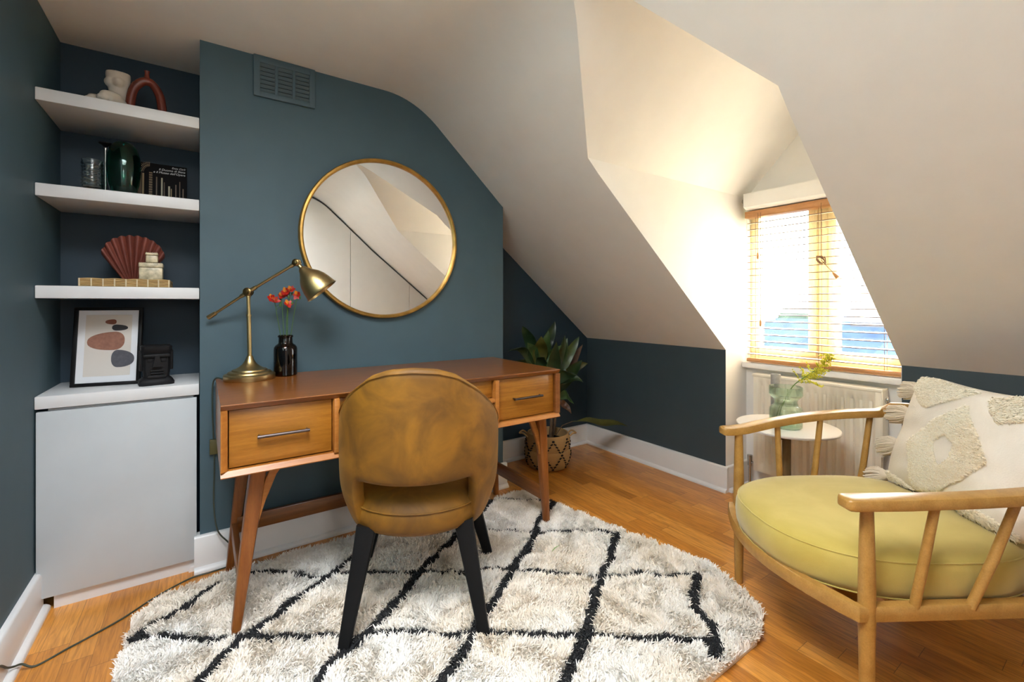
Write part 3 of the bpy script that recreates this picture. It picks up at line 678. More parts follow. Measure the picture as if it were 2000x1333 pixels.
def capiz(x0_, x1_, y0_, y1_, z0_, z1_, lb):
    t = thing('capiz_box', lb, 'box', ((x0_ + x1_) / 2, (y0_ + y1_) / 2, z0_), group='capiz shell boxes on the tray')
    zl = z1_ - (z1_ - z0_) * .28
    b = MB(); b.box(x0_, x1_, y0_, y1_, z0_, zl, .003); b.build('box_body', CAP, t)
    b = MB(); b.box(x0_ - .001, x1_ + .001, y0_ - .001, y1_ + .001, zl + .0006, z1_, .003)
    n_ = int((x1_ - x0_) / .006)
    for k in range(n_): b.ball((x0_ + (k + .5) * (x1_ - x0_) / n_, y0_ - .001, z1_ - .001), .0019, (1, 1, 1), 6)
    b.build('lid', CAP, t)
capiz(-.200, -.128, 2.225, 2.295, z + .030, z + .096, 'larger gold capiz shell box, standing on the rattan tray')
capiz(-.181, -.144, 2.240, 2.280, z + .0985, z + .137, 'small gold capiz shell box, stacked on the larger one')

# ------------------------------------------------------------------ framed print and black head on the cupboard
z = .744
pf = thing('picture_frame', 'black framed abstract print of pebble shapes leaning on the cupboard', 'picture', (-.295, 2.33, z))
PA = Vector((-.412, 2.335, z + .001)); PB = Vector((-.205, 2.300, z + .001)); hx_ = (PB - PA).normalized(); wdt = (PB - PA).length
nx = Vector((hx_.y, -hx_.x, 0)) * 1.0; nx = -nx if nx.y > 0 else nx
upv = (Vector((0, 0, 1)) - nx * .14).normalized()
FM = Matrix.Translation(PA) @ Matrix((( hx_.x, -nx.x, upv.x, 0), (hx_.y, -nx.y, upv.y, 0), (hx_.z, -nx.z, upv.z, 0), (0, 0, 0, 1)))
FH = .305
b = MB(); t = .012
b.box(0, wdt, 0, .018, 0, t, .0015, FM); b.box(0, wdt, 0, .018, FH - t, FH, .0015, FM); b.box(0, t, 0, .018, t, FH - t, .0015, FM); b.box(wdt - t, wdt, 0, .018, t, FH - t, .0015, FM)
b.build('frame', BLACK, pf)
b = MB(); b.box(.004, wdt - .004, .014, .017, .004, FH - .004, 0, FM); b.build('backing_board', BLACK, pf)
b = MB(); b.box(t - .001, wdt - t + .001, .0095, .0125, t - .001, FH - t + .001, 0, FM); b.build('mount', plain('mount_white', (.70, .72, .75), rough=.7), pf)
b = MB(); b.box(.034, wdt - .034, .0085, .0100, .036, FH - .030, 0, FM); pc = b.build('print_paper', plain('print_cream', (.62, .58, .53), rough=.8), pf)
def pebble(cx_, cz_, rx, rz_, sgn, col, nm, tl=0):
    b = MB(); pts = []
    for k in range(36):
        a = 2 * PI * k / 36; x = math.cos(a); y = math.sin(a)
        x2 = x if x * sgn > 0 else x * .38; tz = math.tan(R(tl))
        px_, pz_ = cx_ + rx * x2, cz_ + rz_ * (abs(y) ** .85) * (1 if y > 0 else -1) + rx * x2 * tz
        pts.append(FM @ Vector((px_, .0076, pz_)))
    b.prism(pts, FM.to_3x3() @ Vector((0, .0012, 0))); b.build('pebble_shape', paint(nm, col, .8, .15, 0, scale=80), pc)
k_ = wdt / .21
pebble(.118 * k_, .247, .025, .010, -1, (.19, .07, .045), 'print_rust'); pebble(.128 * k_, .224, .036, .012, 1, (.03, .03, .035), 'print_charcoal', -2)
pebble(.124 * k_, .172, .083, .036, -1, (.27, .125, .085), 'print_brown', 2); pebble(.136 * k_, .102, .052, .034, 1, (.085, .085, .10), 'print_slate', -3)
hd = thing('moai_head', 'black stone head figurine beside the framed print', 'figurine', (-.150, 2.255, z))
HM = Matrix.Translation((-.150, 2.262, z)) @ Matrix.Rotation(R(8), 4, 'Z')
def hb(x0_, x1_, y0_, y1_, z0_, z1_, bv=.004): b.box(x0_, x1_, y0_, y1_, z0_, z1_, bv, HM)
b = MB()
b.rings([[HM @ Vector((x * sx, y * sy + oy, zz)) for x, y in ((-1, -.8), (-.8, -1), (.8, -1), (1, -.8), (1, .8), (.8, 1), (-.8, 1), (-1, .8))] for zz, sx, sy, oy in ((0, .054, .042, 0), (.012, .055, .044, 0), (.022, .050, .040, 0), (.030, .040, .032, 0), (.042, .040, .033, 0), (.060, .042, .034, 0), (.10, .043, .034, 0), (.128, .045, .036, 0), (.132, .047, .038, 0), (.150, .048, .039, 0), (.154, .044, .035, 0))])
hb(-.042, .042, -.046, -.020, .108, .122, .005)          # brow
b.prism([HM @ Vector(p) for p in ((-.006, -.036, .116), (.006, -.036, .116), (.014, -.036, .072), (-.014, -.036, .072))], HM.to_3x3() @ Vector((0, -.014, 0)))   # nose
hb(-.022, .022, -.042, -.030, .053, .060, .003); hb(-.020, .020, -.041, -.030, .043, .050, .003)      # lips
hb(-.030, .030, -.042, -.028, .026, .040, .005)          # chin
hb(-.030, -.012, -.036, -.030, .088, .104, .003); hb(.012, .030, -.036, -.030, .088, .104, .003)      # eyelids
hb(-.053, -.041, -.014, .012, .055, .135, .004); hb(.041, .053, -.014, .012, .055, .135, .004)        # long ears
b.build('carved_head', MATTBLACK, hd)

# ------------------------------------------------------------------ mustard velvet chair
VEL = fabric('mustard_velvet', (.125, .052, .002), (.265, .115, .0045), scale=7, rough=.65, weave=900, wb=.12, sheen=.08, sheenr=.3)
VEL.node_tree.nodes['Principled BSDF'].inputs['Sheen Tint'].default_value = (1.0, .72, .25, 1)
CL = Vector((.652, 1.524, 0)); ca = math.atan2(-.47, .88)
ch = thing('dining_chair', 'mustard velvet tub chair with black legs pulled up to the desk', 'chair', tuple(CL), ca)
def ztop(a):
    a = abs(math.degrees(a)); T = [(0, .856), (16, .850), (30, .831), (48, .780), (67, .712), (85, .650), (100, .610), (112, .58)]
    for (p, v0), (q_, v1) in zip(T, T[1:]):
        if p <= a <= q_:
            t = (a - p) / (q_ - p); return v0 + (v1 - v0) * t
    return .58
def sstep(x): x = max(0, min(1, x)); return x * x * (3 - 2 * x)
def zbot(a):
    d = abs(math.degrees(a)); return .517 - .186 * sstep((d - 43) / 9) + .02 * sstep((d - 80) / 30)
NA, AM = 80, R(112)
NB = 11
def shell(i, j):
    a = -AM + 2 * AM * i / NA; zt_, zb_ = ztop(a), zbot(a)
    # around the closed cross-section: outer up, rim, inner down, lower rim
    th = .046 - .012 * abs(a) / AM
    k = j % 26; hgt = zt_ - zb_
    if k <= 9: s_, d_ = k / 9, 0.0
    elif k <= 12: s_, d_ = 1.0, (k - 9) / 4
    elif k <= 22: s_, d_ = 1 - (k - 13) / 9, 1.0
    else: s_, d_ = 0.0, 1 - (k - 22) / 4
    zz = zb_ + hgt * s_
    rim = .0
    if d_ not in (0.0, 1.0): rim = math.sin(PI * d_) * .014 * (1 if k < 13 else -1)
    low = max(0, (.46 - zz) / .12)
    r0 = .267 + .012 * math.sin(PI * min(1, max(0, (zz - .34) / .5))) - .030 * low ** 1.6
    endf = 1.0
    rr_ = r0 - th * d_ 
    e = abs(a) / AM
    if e > .94: rr_ = r0 - th * (.5 + (d_ - .5) * math.sqrt(max(0, 1 - ((e - .94) / .06) ** 2)) )
    sx = math.sin(a) * rr_; syy = -math.cos(a) * rr_ * (1.0 if abs(a) < PI / 2 else 1.15)
    rake = -.030 * max(0, (zz - .5)) / .36 * max(0, math.cos(a))
    return (sx, syy + rake, zz + rim)
b = MB(); b.grid(shell, NA + 1, 26, False, True); vs_ = None
sh_ = b.build('backrest', VEL, ch, world=False, ang=180); subsurf(sh_, 1)
b = MB()       # piping seam along the upper outer edge
b.tube([Vector(shell(i, 9)) + Vector((math.sin(-AM + 2 * AM * i / NA), -math.cos(-AM + 2 * AM * i / NA), 0)) * .0005 for i in range(2, NA - 1)], .0018, 8); b.build('piping', VEL, ch, world=False)
b = MB(); n_ = 64
prf = [(.001, .322), (.12, .322), (.208, .324), (.230, .331), (.241, .348), (.244, .380), (.241, .404), (.232, .416), (.222, .432), (.19, .444), (.13, .452), (.06, .455), (.001, .456)]
def seatp(i, j):
    a = 2 * PI * i / n_; r_, zz = prf[j]; y = math.sin(a) * r_; x = math.cos(a) * r_
    y = y * (1.08 if y > 0 else .955); return (x, y + (.0), zz)
b.grid(seatp, n_, len(prf), True); b.build('seat', VEL, ch, world=False, ang=60)
b = MB(); pp = [Vector((math.cos(2 * PI * i / 64) * .2425, math.sin(2 * PI * i / 64) * .2425 * (1.08 if math.sin(2 * PI * i / 64) > 0 else .955), .405)) for i in range(65)]
b.tube(pp, .003, 8, False); b.build('piping', VEL, ch, world=False)
for tx, ty, bx, by in ((-.158, -.158, -.210, -.248), (.152, -.152, .217, -.232), (-.160, .165, -.238, .225), (.170, .165, .258, .222)):
    b = MB(); b.bar([(tx, ty, .345), (tx + (bx - tx) * .2, ty + (by - ty) * .2, .275), (bx, by, .012)], [.062, .056, .034], [.052, .048, .034], (0, 1, 0), .35); b.build('leg', BLACK, ch, world=False)

# ------------------------------------------------------------------ rug
RX0, RX1, RY0, RY1 = -.195, 1.60, .715, 2.045
FP = 877.0; cS, cC = math.sin(R(34.6)), math.cos(R(34.6))
RUGLINES = [   # woven line pattern, points on the rug in metres (x, y), line half width
    (0.009, [(-0.175, 1.804), (-0.098, 1.766), (-0.019, 1.696), (0.037, 1.646), (0.069, 1.645), (0.112, 1.626), (0.195, 1.563), (0.248, 1.527), (0.322, 1.481), (0.392, 1.417), (0.474, 1.392), (0.570, 1.326), (0.634, 1.255), (0.697, 1.238), (0.766, 1.192), (0.805, 1.161), (0.840, 1.124), (0.905, 1.071), (0.977, 1.034), (1.019, 0.993), (1.080, 0.938), (1.137, 0.895), (1.189, 0.875), (1.215, 0.837), (1.274, 0.800), (1.251, 0.755)]),
    (0.0075, [(0.144, 1.996), (0.223, 1.957), (0.287, 1.898), (0.359, 1.816), (0.461, 1.777), (0.541, 1.730), (0.656, 1.643), (0.791, 1.566), (0.829, 1.527), (0.921, 1.491), (0.981, 1.447), (1.046, 1.390), (1.134, 1.304), (1.228, 1.221), (1.330, 1.156), (1.406, 1.135), (1.436, 1.071), (1.523, 1.036)]),
    (0.007, [(0.703, 1.941), (0.881, 1.845), (1.079, 1.747), (1.165, 1.679), (1.241, 1.601), (1.337, 1.560), (1.449, 1.492), (1.546, 1.390)]),
    (0.006, [(1.298, 2.005), (1.418, 1.911), (1.523, 1.815)]),
    (0.011, [(-0.175, 1.804), (-0.130, 1.859), (-0.067, 1.881), (-0.033, 1.902), (0.045, 1.987)]),
    (0.013, [(-0.008, 1.487), (0.035, 1.551), (0.089, 1.601), (0.171, 1.652), (0.223, 1.687), (0.282, 1.738), (0.372, 1.776), (0.446, 1.837), (0.512, 1.879)]),
    (0.013, [(0.258, 1.304), (0.282, 1.346), (0.345, 1.375), (0.417, 1.416), (0.519, 1.483), (0.627, 1.571), (0.755, 1.675), (0.918, 1.776), (1.135, 1.912), (1.250, 2.001)]),
    (0.013, [(0.528, 1.118), (0.584, 1.155), (0.669, 1.201), (0.729, 1.255), (0.817, 1.312), (0.901, 1.370), (0.991, 1.440), (1.098, 1.502), (1.222, 1.588), (1.325, 1.697), (1.419, 1.753), (1.530, 1.810)]),
    (0.014, [(0.804, 0.925), (0.874, 0.964), (0.947, 1.002), (1.010, 1.040), (1.115, 1.117), (1.206, 1.183), (1.320, 1.252), (1.428, 1.319), (1.529, 1.393)]),
    (0.015, [(1.558, 1.012), (1.453, 0.956), (1.374, 0.898), (1.348, 0.825), (1.272, 0.763), (1.235, 0.751)]),
    (0.013, [(-0.008, 1.487), (-0.523, 0.720)]),
    (0.013, [(0.258, 1.304), (-0.076, 0.720)]),
    (0.013, [(0.528, 1.118), (-0.074, 0.720)]),
    (0.014, [(0.804, 0.925), (0.436, 0.720)]),
    (.009, [(-0.19, 1.30), (0.2, 1.12), (0.45, .93), (0.75, .80), (.85, .72)]),
]
def rx0(y): return RX0 + .01 * math.sin(y * 7)
def rx1(y):     # right edge skews outwards towards the near end
    T = [(.70, 1.40), (.76, 1.545), (.85, 1.61), (1.02, 1.668), (1.5, 1.563), (1.97, 1.495), (2.06, 1.41)]
    if y <= T[0][0]: return T[0][1]
    for (p, v0), (q_, v1) in zip(T, T[1:]):
        if p <= y <= q_: return v0 + (v1 - v0) * (y - p) / (q_ - p)
    return T[-1][1]
def ry1(x): return 2.035 + .02 * math.sin(x * 4) - (.10 if x < -.1 else 0) * sstep((-.1 - x) / .1)
WOOLW = None
def wool(name, c1, c2):
    m, nt, p = newmat(name); g = nt.nodes.new('ShaderNodeNewGeometry')
    r = ramp(nt, g.outputs['Random Per Island'], [(0, c1), (1, c2)])
    n = tex(nt, 'ShaderNodeTexNoise', Scale=3.2, Detail=3); r2 = ramp(nt, n.outputs[0], [(.38, (1, 1, 1)), (.62, (.97, .92, .85))])
    mx = nt.nodes.new('ShaderNodeMixRGB'); mx.blend_type = 'MULTIPLY'; mx.inputs[0].default_value = 1
    nt.links.new(r.outputs[0], mx.inputs[1]); nt.links.new(r2.outputs[0], mx.inputs[2]); nt.links.new(mx.outputs[0], p.inputs['Base Color'])
    setp(p, rough=.9, sheen=.2)
    t = nt.nodes.new('ShaderNodeBsdfTranslucent'); nt.links.new(mx.outputs[0], t.inputs[0]); ms = nt.nodes.new('ShaderNodeMixShader'); ms.inputs[0].default_value = .15
    nt.links.new(p.outputs[0], ms.inputs[1]); nt.links.new(t.outputs[0], ms.inputs[2]); nt.links.new(ms.outputs[0], nt.nodes['Material Output'].inputs[0]); return m
WOOLW = wool('cream_wool', (.90, .86, .80), (.98, .965, .94)); WOOLB = wool('black_wool', (.006, .006, .008), (.014, .014, .018))
rug = thing('shag_rug', 'cream shaggy wool rug with black diamond lines under the desk', 'rug', (.7, 1.4, 0))
b = MB(); outl = []
ys = [RY0 + (2.0 - RY0) * k / 20 for k in range(21)]
outl = [(rx1(y) - .02, y) for y in ys] + [(x, ry1(x) - .02) for x in [1.40 - 1.55 * k / 16 for k in range(17)]] + [(rx0(y) + .02, y) for y in ys[::-1] if y < 1.92]
b.prism([(x, y, .001) for x, y in outl], (0, 0, .009)); b.build('backing', plain('rug_backing', (.80, .77, .72), rough=.9), rug)
def segdist(P, A, B):
    A = np.array(A); B = np.array(B); d = B - A; t = np.clip(((P - A) @ d) / max(d @ d, 1e-9), 0, 1); return np.hypot(*(P - (A + t[:, None] * d)).T)
def pile():
    rg = np.random.default_rng(5); N = 270000
    P = np.stack([rg.uniform(RX0 - .02, 1.70, N), rg.uniform(RY0, 2.07, N)], 1)
    r0 = np.array([rx0(y) for y in P[:, 1]]); r1 = np.array([rx1(y) for y in P[:, 1]]); t1 = np.array([ry1(x) for x in P[:, 0]])
    k = (P[:, 0] > r0) & (P[:, 0] < r1) & (P[:, 1] < t1); P = P[k]; N = len(P)
    dm = np.full(N, 9.0)
    wob = np.array([noise.noise(Vector((x * 55, y * 55, 3))) for x, y in P]) * .006 + np.array([noise.noise(Vector((x * 11, y * 11, 8))) for x, y in P]) * .006
    for hw, pts in RUGLINES:
        for a, c in zip(pts, pts[1:]): dm = np.minimum(dm, segdist(P, a, c) - hw - .005)
    blk = (dm + wob) < 0
    # clumps: neighbouring yarns lean the same way
    ang = np.array([noise.noise(Vector((x * 9, y * 9, 1))) for x, y in P]) * 7 + rg.normal(0, .9, N)
    lean = rg.uniform(.10, .72, N); Lh = rg.uniform(.020, .033, N) * np.where(blk, .75, 1)
    hgt = np.array([noise.noise(Vector((x * 30, y * 30, 5))) for x, y in P]) * .007
    wd_ = rg.uniform(.0012, .0024, N)
    d = np.stack([np.cos(ang), np.sin(ang)], 1); sa = ang + PI / 2 + rg.normal(0, .8, N); s = np.stack([np.cos(sa), np.sin(sa)], 1)
    z0 = .009
    V = np.zeros((N, 6, 3), np.float32)
    mid = P + d * (Lh * lean * .35)[:, None]; tip = P + d * (Lh * lean)[:, None]
    V[:, 0, :2] = P - s * wd_[:, None]; V[:, 1, :2] = P + s * wd_[:, None]; V[:, 0, 2] = V[:, 1, 2] = z0
    V[:, 2, :2] = mid - s * wd_[:, None] * 1.1; V[:, 3, :2] = mid + s * wd_[:, None] * 1.1; V[:, 2, 2] = V[:, 3, 2] = z0 + (Lh * .62 + hgt)
    V[:, 4, :2] = tip - s * wd_[:, None] * .55; V[:, 5, :2] = tip + s * wd_[:, None] * .55; V[:, 4, 2] = V[:, 5, 2] = z0 + np.maximum(.006, Lh * np.sqrt(np.maximum(.05, 1 - lean ** 2 * .8)) * .95 + hgt)
    V[:, :, 0] -= .7; V[:, :, 1] -= 1.4
    base = np.arange(N) * 6
    q_ = np.stack([base, base + 1, base + 3, base + 2], 1); t_ = np.stack([base + 2, base + 3, base + 5, base + 4], 1)
    loops = np.concatenate([q_, t_], 1).ravel()
    me = bpy.data.meshes.new('pile'); me.vertices.add(N * 6); me.vertices.foreach_set('co', V.ravel())
    me.loops.add(N * 8); me.loops.foreach_set('vertex_index', loops.astype(np.int32))
    me.polygons.add(N * 2); ls = np.arange(N * 2) * 4; lt = np.full(N * 2, 4)
    me.polygons.foreach_set('loop_start', ls.astype(np.int32)); me.polygons.foreach_set('loop_total', lt.astype(np.int32))
    me.materials.append(WOOLW); me.materials.append(WOOLB)
    me.polygons.foreach_set('material_index', np.repeat(blk.astype(np.int32), 2)); me.update(calc_edges=True)
    o = bpy.data.objects.new('pile', me); COL.objects.link(o); o.parent = rug; o['kind'] = 'stuff'
pile()
b = MB(); b.tube([(1.187, 1.430, .040), (1.212, 1.440, .043), (1.243, 1.447, .041)], [.0012, .0022, .0008], 6, flat=.4); tag(b.build('fallen_leaf', paint('fresh_leaf_green', (.12, .28, .05), .5, .1, 0)), 'thin green leaf sliver dropped on the shaggy rug', 'leaf')

# ------------------------------------------------------------------ basket planter and plant
BK = Vector((1.86, 2.285, 0))
m, nt, p = newmat('woven_seagrass')
wv = tex(nt, 'ShaderNodeTexWave', scale=(1, 1, 1), Scale=105, Distortion=.8, bands_direction='Z'); setp(p, rough=.8)
r = ramp(nt, wv.outputs['Fac'], [(.1, (.28, .155, .055)), (.55, (.50, .31, .12)), (1, (.62, .41, .18))]); nt.links.new(r.outputs[0], p.inputs['Base Color']); bump(nt, wv.outputs['Fac'], p, .4, .003)
SEAG = m
bs = thing('woven_basket', 'round seagrass basket planter with dark zigzag stitches in the corner', 'basket', tuple(BK))
bprof = [(.001, .0), (.105, .0), (.122, .008), (.138, .035), (.147, .07), (.150, .105), (.147, .118), (.140, .126), (.143, .135), (.146, .16), (.143, .19), (.136, .215), (.131, .225), (.126, .222), (.128, .20), (.132, .16), (.128, .13), (.135, .10), (.125, .04), (.10, .012), (.001, .010)]
b = MB(); b.lathe(bprof, BK, 48); b.build('basket_body', SEAG, bs)
def brad(z):
    T = bprof[1:13]
    for (r0, z0_), (r1, z1_) in zip(T, T[1:]):
        if z0_ <= z <= z1_ and z1_ > z0_: return r0 + (r1 - r0) * (z - z0_) / (z1_ - z0_)
    return .13
b = MB()
for k in range(8):
    for s_ in (1, -1):
        for j in range(11):
            zz = .022 + j * .0178; a = k * PI / 4 + .35 + s_ * (j / 10) * (PI / 4)
            rr_ = brad(zz) + .002; c_ = BK + Vector((rr_ * math.cos(a), rr_ * math.sin(a), zz))
            M = Matrix.Translation(c_) @ Matrix.Rotation(a, 4, 'Z') @ Matrix.Rotation(R(25 * s_), 4, 'X')
            b.box(-.003, .003, -.0078, .0078, -.0038, .0038, .001, M, 1)
b.build('stitching', plain('black_stitch', (.012, .010, .009), rough=.8), bs)
for sgn, a in ((1, R(-34)), (-1, R(146))):
    b = MB(); o_ = Vector((math.cos(a), math.sin(a), 0)); s = Vector((-o_.y, o_.x, 0)); c_ = BK + o_ * .132 + Vector((0, 0, .212))
    b.tube(smooth([c_ - s * .04 - Vector((0, 0, .01)), c_ - s * .035 + o_ * .028 + Vector((0, 0, .012)), c_ + o_ * .052 + Vector((0, 0, .006)), c_ + s * .035 + o_ * .028 + Vector((0, 0, .012)), c_ + s * .04 - Vector((0, 0, .01))], 5), .0055, 10); b.build('handle', SEAG, bs)
pt = thing('potted_plant', 'leafy dark green cordyline plant standing in the seagrass basket', 'plant', tuple(BK + Vector((0, 0, .02))))
b = MB(); b.lathe([(.001, .02), (.105, .02), (.122, .17), (.119, .17), (.103, .15), (.001, .15)], BK, 28); b.build('nursery_pot', BLACK, pt)
b = MB(); b.lathe([(.001, .165), (.06, .163), (.112, .160), (.112, .15), (.001, .15)], BK, 24); b.build('soil', paint('dark_soil', (.025, .016, .010), .95, .5, .8, scale=60), pt)
CANE = paint('brown_cane', (.11, .07, .04), .7, .3, .1, scale=50)
canes = [((1.80, 2.30), (1.79, 2.29), .60), ((1.85, 2.25), (1.86, 2.24), .52), ((1.89, 2.30), (1.93, 2.27), .44)]
b = MB()
for (x, y), (x2, y2), h in canes: b.tube([(x, y, .14), ((x + x2) / 2, (y + y2) / 2, h * .5), (x2, y2, h)], [.011, .010, .009], 10)
b.build('cane', CANE, pt)
def leafm(name, c1, c2): return paint(name, c1, .38, .3, 0, scale=14)
LM = [paint('leaf_dark_green', (.018, .040, .014), .35, .3, 0, scale=20), paint('leaf_olive', (.065, .062, .010), .38, .3, 0, scale=20), paint('leaf_bronze', (.10, .045, .022), .4, .3, 0, scale=20), paint('leaf_mid_green', (.045, .085, .025), .36, .3, 0, scale=20)]
def leaf(base, tip, wd_, mat, sag=.03, roll=0.0):
    base, tip = Vector(base), Vector(tip); d = tip - base; ln = d.length; dn = d.normalized()
    vw = Vector((-.55, -.83, .1)); s = dn.cross(vw).normalized(); nrm = s.cross(dn).normalized()
    s = (s * math.cos(roll) + nrm * math.sin(roll)); nrm = s.cross(dn).normalized()
    b = MB(); rows = []
    for i in range(13):
        t = i / 12; ww = wd_ * (math.sin(PI * min(1, max(0, (t - .12) / .88)) ** .85) ** .9 if t > .12 else 0) + .003 * (1 - t) + .0006
        p = base + d * t + Vector((0, 0, 1)) * (sag * 4 * t * (1 - t)) + nrm * (.012 * math.sin(t * 9) * ww / max(wd_, .001))
        rows.append([b.v(p - s * ww + nrm * ww * .30), b.v(p - s * ww * .5 + nrm * ww * .08), b.v(p), b.v(p + s * ww * .5 + nrm * ww * .08), b.v(p + s * ww + nrm * ww * .30)])
    for a, c_ in zip(rows, rows[1:]):
        for k in range(4): b.face([a[k], a[k + 1], c_[k + 1], c_[k]])
    o = b.build('leaf', mat, pt, ang=60); md = o.modifiers.new('thickness', 'SOLIDIFY'); md.thickness = .0008
t1, t2, t3 = Vector((1.79, 2.29, .58)), Vector((1.86, 2.24, .50)), Vector((1.93, 2.27, .42))
leaf(t1, (1.63, 2.25, .925), .036, LM[0], .06, .3); leaf(t1, (1.50, 2.22, .775), .028, LM[0], .09, .6); leaf(t1 + Vector((0, 0, .03)), (1.74, 2.20, .86), .046, LM[1], .02)
leaf(t1 + Vector((.02, 0, .06)), (1.83, 2.24, .89), .034, LM[3], .0, .2); leaf(t1 + Vector((.03, .02, .1)), (1.935, 2.30, .945), .036, LM[0], .0, -.2); leaf(t1 + Vector((0, 0, .02)), (1.66, 2.24, .82), .040, LM[3], .03, -.3)
leaf(t2, (1.78, 2.10, .83), .038, LM[0], .01, .2); leaf(t2, (1.955, 2.20, .84), .036, LM[3], .02); leaf(t2 + Vector((0, 0, .06)), (1.90, 2.16, .86), .034, LM[0], .0, -.4)
leaf(t2 + Vector((.02, 0, .03)), (2.06, 2.20, .845), .034, LM[3], .02, -.1); leaf(t3, (2.13, 2.24, .785), .026, LM[2], .03, .2); leaf(t3 + Vector((0, 0, .04)), (2.14, 2.20, .66), .032, LM[1], .06, -.2)
leaf(t3 + Vector((0, 0, .02)), (2.01, 2.12, .70), .038, LM[0], .03); leaf(t2, (2.00, 2.10, .56), .036, LM[0], .06, .5); leaf(t3, (1.96, 2.14, .42), .030, LM[3], .05, -.4)
leaf(t1, (1.70, 2.12, .74), .036, LM[0], .04, .4); leaf(t1, (1.60, 2.30, .70), .026, LM[0], .04, .2); leaf(t3, (1.99, 2.2, .34), .020, LM[2], .02, .3)
leaf((1.97, 2.17, .30), (2.33, 2.02, .245), .034, LM[1], .012, 1.1); leaf(t1 + Vector((0, 0, .05)), (1.86, 2.15, .80), .034, LM[3], .0, .5); leaf(t2 + Vector((0, 0, .02)), (1.90, 2.05, .62), .034, LM[0], .04, -.2)
b = MB(); b.tube([(1.91, 2.26, .20), (1.93, 2.22, .27), (1.97, 2.17, .30)], .003, 6); b.build('leaf_stalk', CANE, pt)

# ------------------------------------------------------------------ side table with vase
TBX, TBY, TBZ = 2.262, 1.005, .490
tb = thing('side_table', 'small round white side table behind the armchair', 'table', (TBX, TBY, 0))
PINKW = paint('warm_white_lacquer', (.74, .70, .67), .3, .02, 0)
b = MB(); b.lathe([(.001, -.014), (.200, -.014), (.211, -.010), (.213, -.003), (.210, 0), (.001, 0)], (TBX, TBY, TBZ), 64); b.build('tabletop', PINKW, tb)
OLV = wood('smoked_oak_leg', (.13, .085, .035), (.18, .12, .05), (.22, .15, .065), scale=(12, 12, 1), rough=.45)
b = MB(); b.tube([(TBX, TBY, .014), (TBX, TBY, TBZ - .013)], .0185, 20); lg = b.build('pedestal', OLV, tb)
b = MB(); b.box(-.012, .010, -.007, .007, -.022, .012, .002, Matrix.Translation((TBX - .018, TBY + .018, TBZ - .046)) @ Matrix.Rotation(R(135), 4, 'Z')); b.build('fixing_knob', GUNM, lg)
b = MB(); b.lathe([(.001, 0), (.135, 0), (.137, .004), (.134, .011), (.03, .015), (.001, .015)], (TBX, TBY, 0), 40); b.build('base', OLV, tb)
VG = glassy('pale_green_glass', (.88, .97, .90), .01, 1.45, .5)
VX, VY = 2.225, .992
gv = thing('glass_vase', 'pale green waisted glass vase on the round side table', 'vase', (VX, VY, TBZ))
b = MB(); vp = [(.001, .001), (.060, .001), (.066, .006), (.067, .05), (.066, .085), (.060, .096), (.049, .104), (.046, .118), (.050, .132), (.062, .142), (.068, .150), (.068, .186), (.066, .189), (.064, .186), (.064, .153), (.058, .146), (.046, .134), (.042, .118), (.045, .103), (.056, .093), (.062, .083), (.063, .05), (.062, .012), (.001, .008)]
b.lathe(vp, (VX, VY, TBZ), 56); b.build('vase_body', VG, gv)
gc = thing('pillar_candle', 'slim grey cylinder standing behind the green glass vase', 'candle', (VX + .07, VY + .077, TBZ))
b = MB(); b.lathe([(.001, .0005), (.0205, .0005), (.0215, .003), (.0215, .226), (.020, .229), (.017, .228), (.016, .215), (.001, .215)], (VX + .070, VY + .077, TBZ), 28); b.build('cylinder_body', paint('grey_stone_wax', (.38, .35, .31), .6, .15, .1, scale=60), gc)
gd = thing('goldenrod_sprig', 'yellow goldenrod sprig leaning out of the green glass vase', 'flower', (VX, VY, TBZ + .01))
GS = paint('goldenrod_stem', (.16, .30, .06), .5, .2, 0); GYL = paint('goldenrod_yellow', (.72, .66, .05), .6, .3, 0, scale=90)
main = smooth([(VX - .02, VY + .03, TBZ + .015), (VX - .01, VY + .01, TBZ + .10), (VX + .01, VY - .025, TBZ + .19), (VX + .03, VY - .075, TBZ + .245), (VX + .03, VY - .125, TBZ + .290), (VX + .02, VY - .160, TBZ + .345)], 6)
b = MB(); b.tube(main, [.0022] * 18 + [.0014] * (len(main) - 18), 6); br = []
rr = random.Random(9)
for k in range(52):
    p = main[15 + k % 16] if 15 + k % 16 < len(main) else main[-1]
    t = (15 + k % 16) / len(main); ln = .050 * (1.35 - t) + .014; a = rr.uniform(0, 6.28)
    dr = Vector((math.cos(a) * .8, math.sin(a) * .8 - .7, rr.uniform(-.1, .35))).normalized(); q1 = p + dr * ln; q1.z -= .004
    b.tube([p, p + dr * ln * .5 + Vector((0, 0, .006)), q1], .0007, 4); br.append((p, q1))
br.append((main[-8], main[-1])); br.append((main[-5], main[-1]))
low = [Vector((VX + .025, VY - .06, TBZ + .212)), Vector((VX + .02, VY - .10, TBZ + .218)), Vector((VX + .01, VY - .145, TBZ + .205))]; b.tube([main[14]] + low, .0009, 5); br.append((low[0], low[1])); br.append((low[1], low[2])); br.append((low[1], low[2]))
b.build('stem', GS, gd)
b = MB()
for p, q1 in br:
    for j in range(16):
        c_ = p.lerp(q1, .2 + .8 * j / 15) + Vector((rr.uniform(-.005, .005), rr.uniform(-.005, .005), rr.uniform(-.001, .008))); b.ball(c_, rr.uniform(.0018, .0032), (1, 1, 1.3), 6)
bl = b.build('blossom', GYL, gd); bl['kind'] = 'stuff'

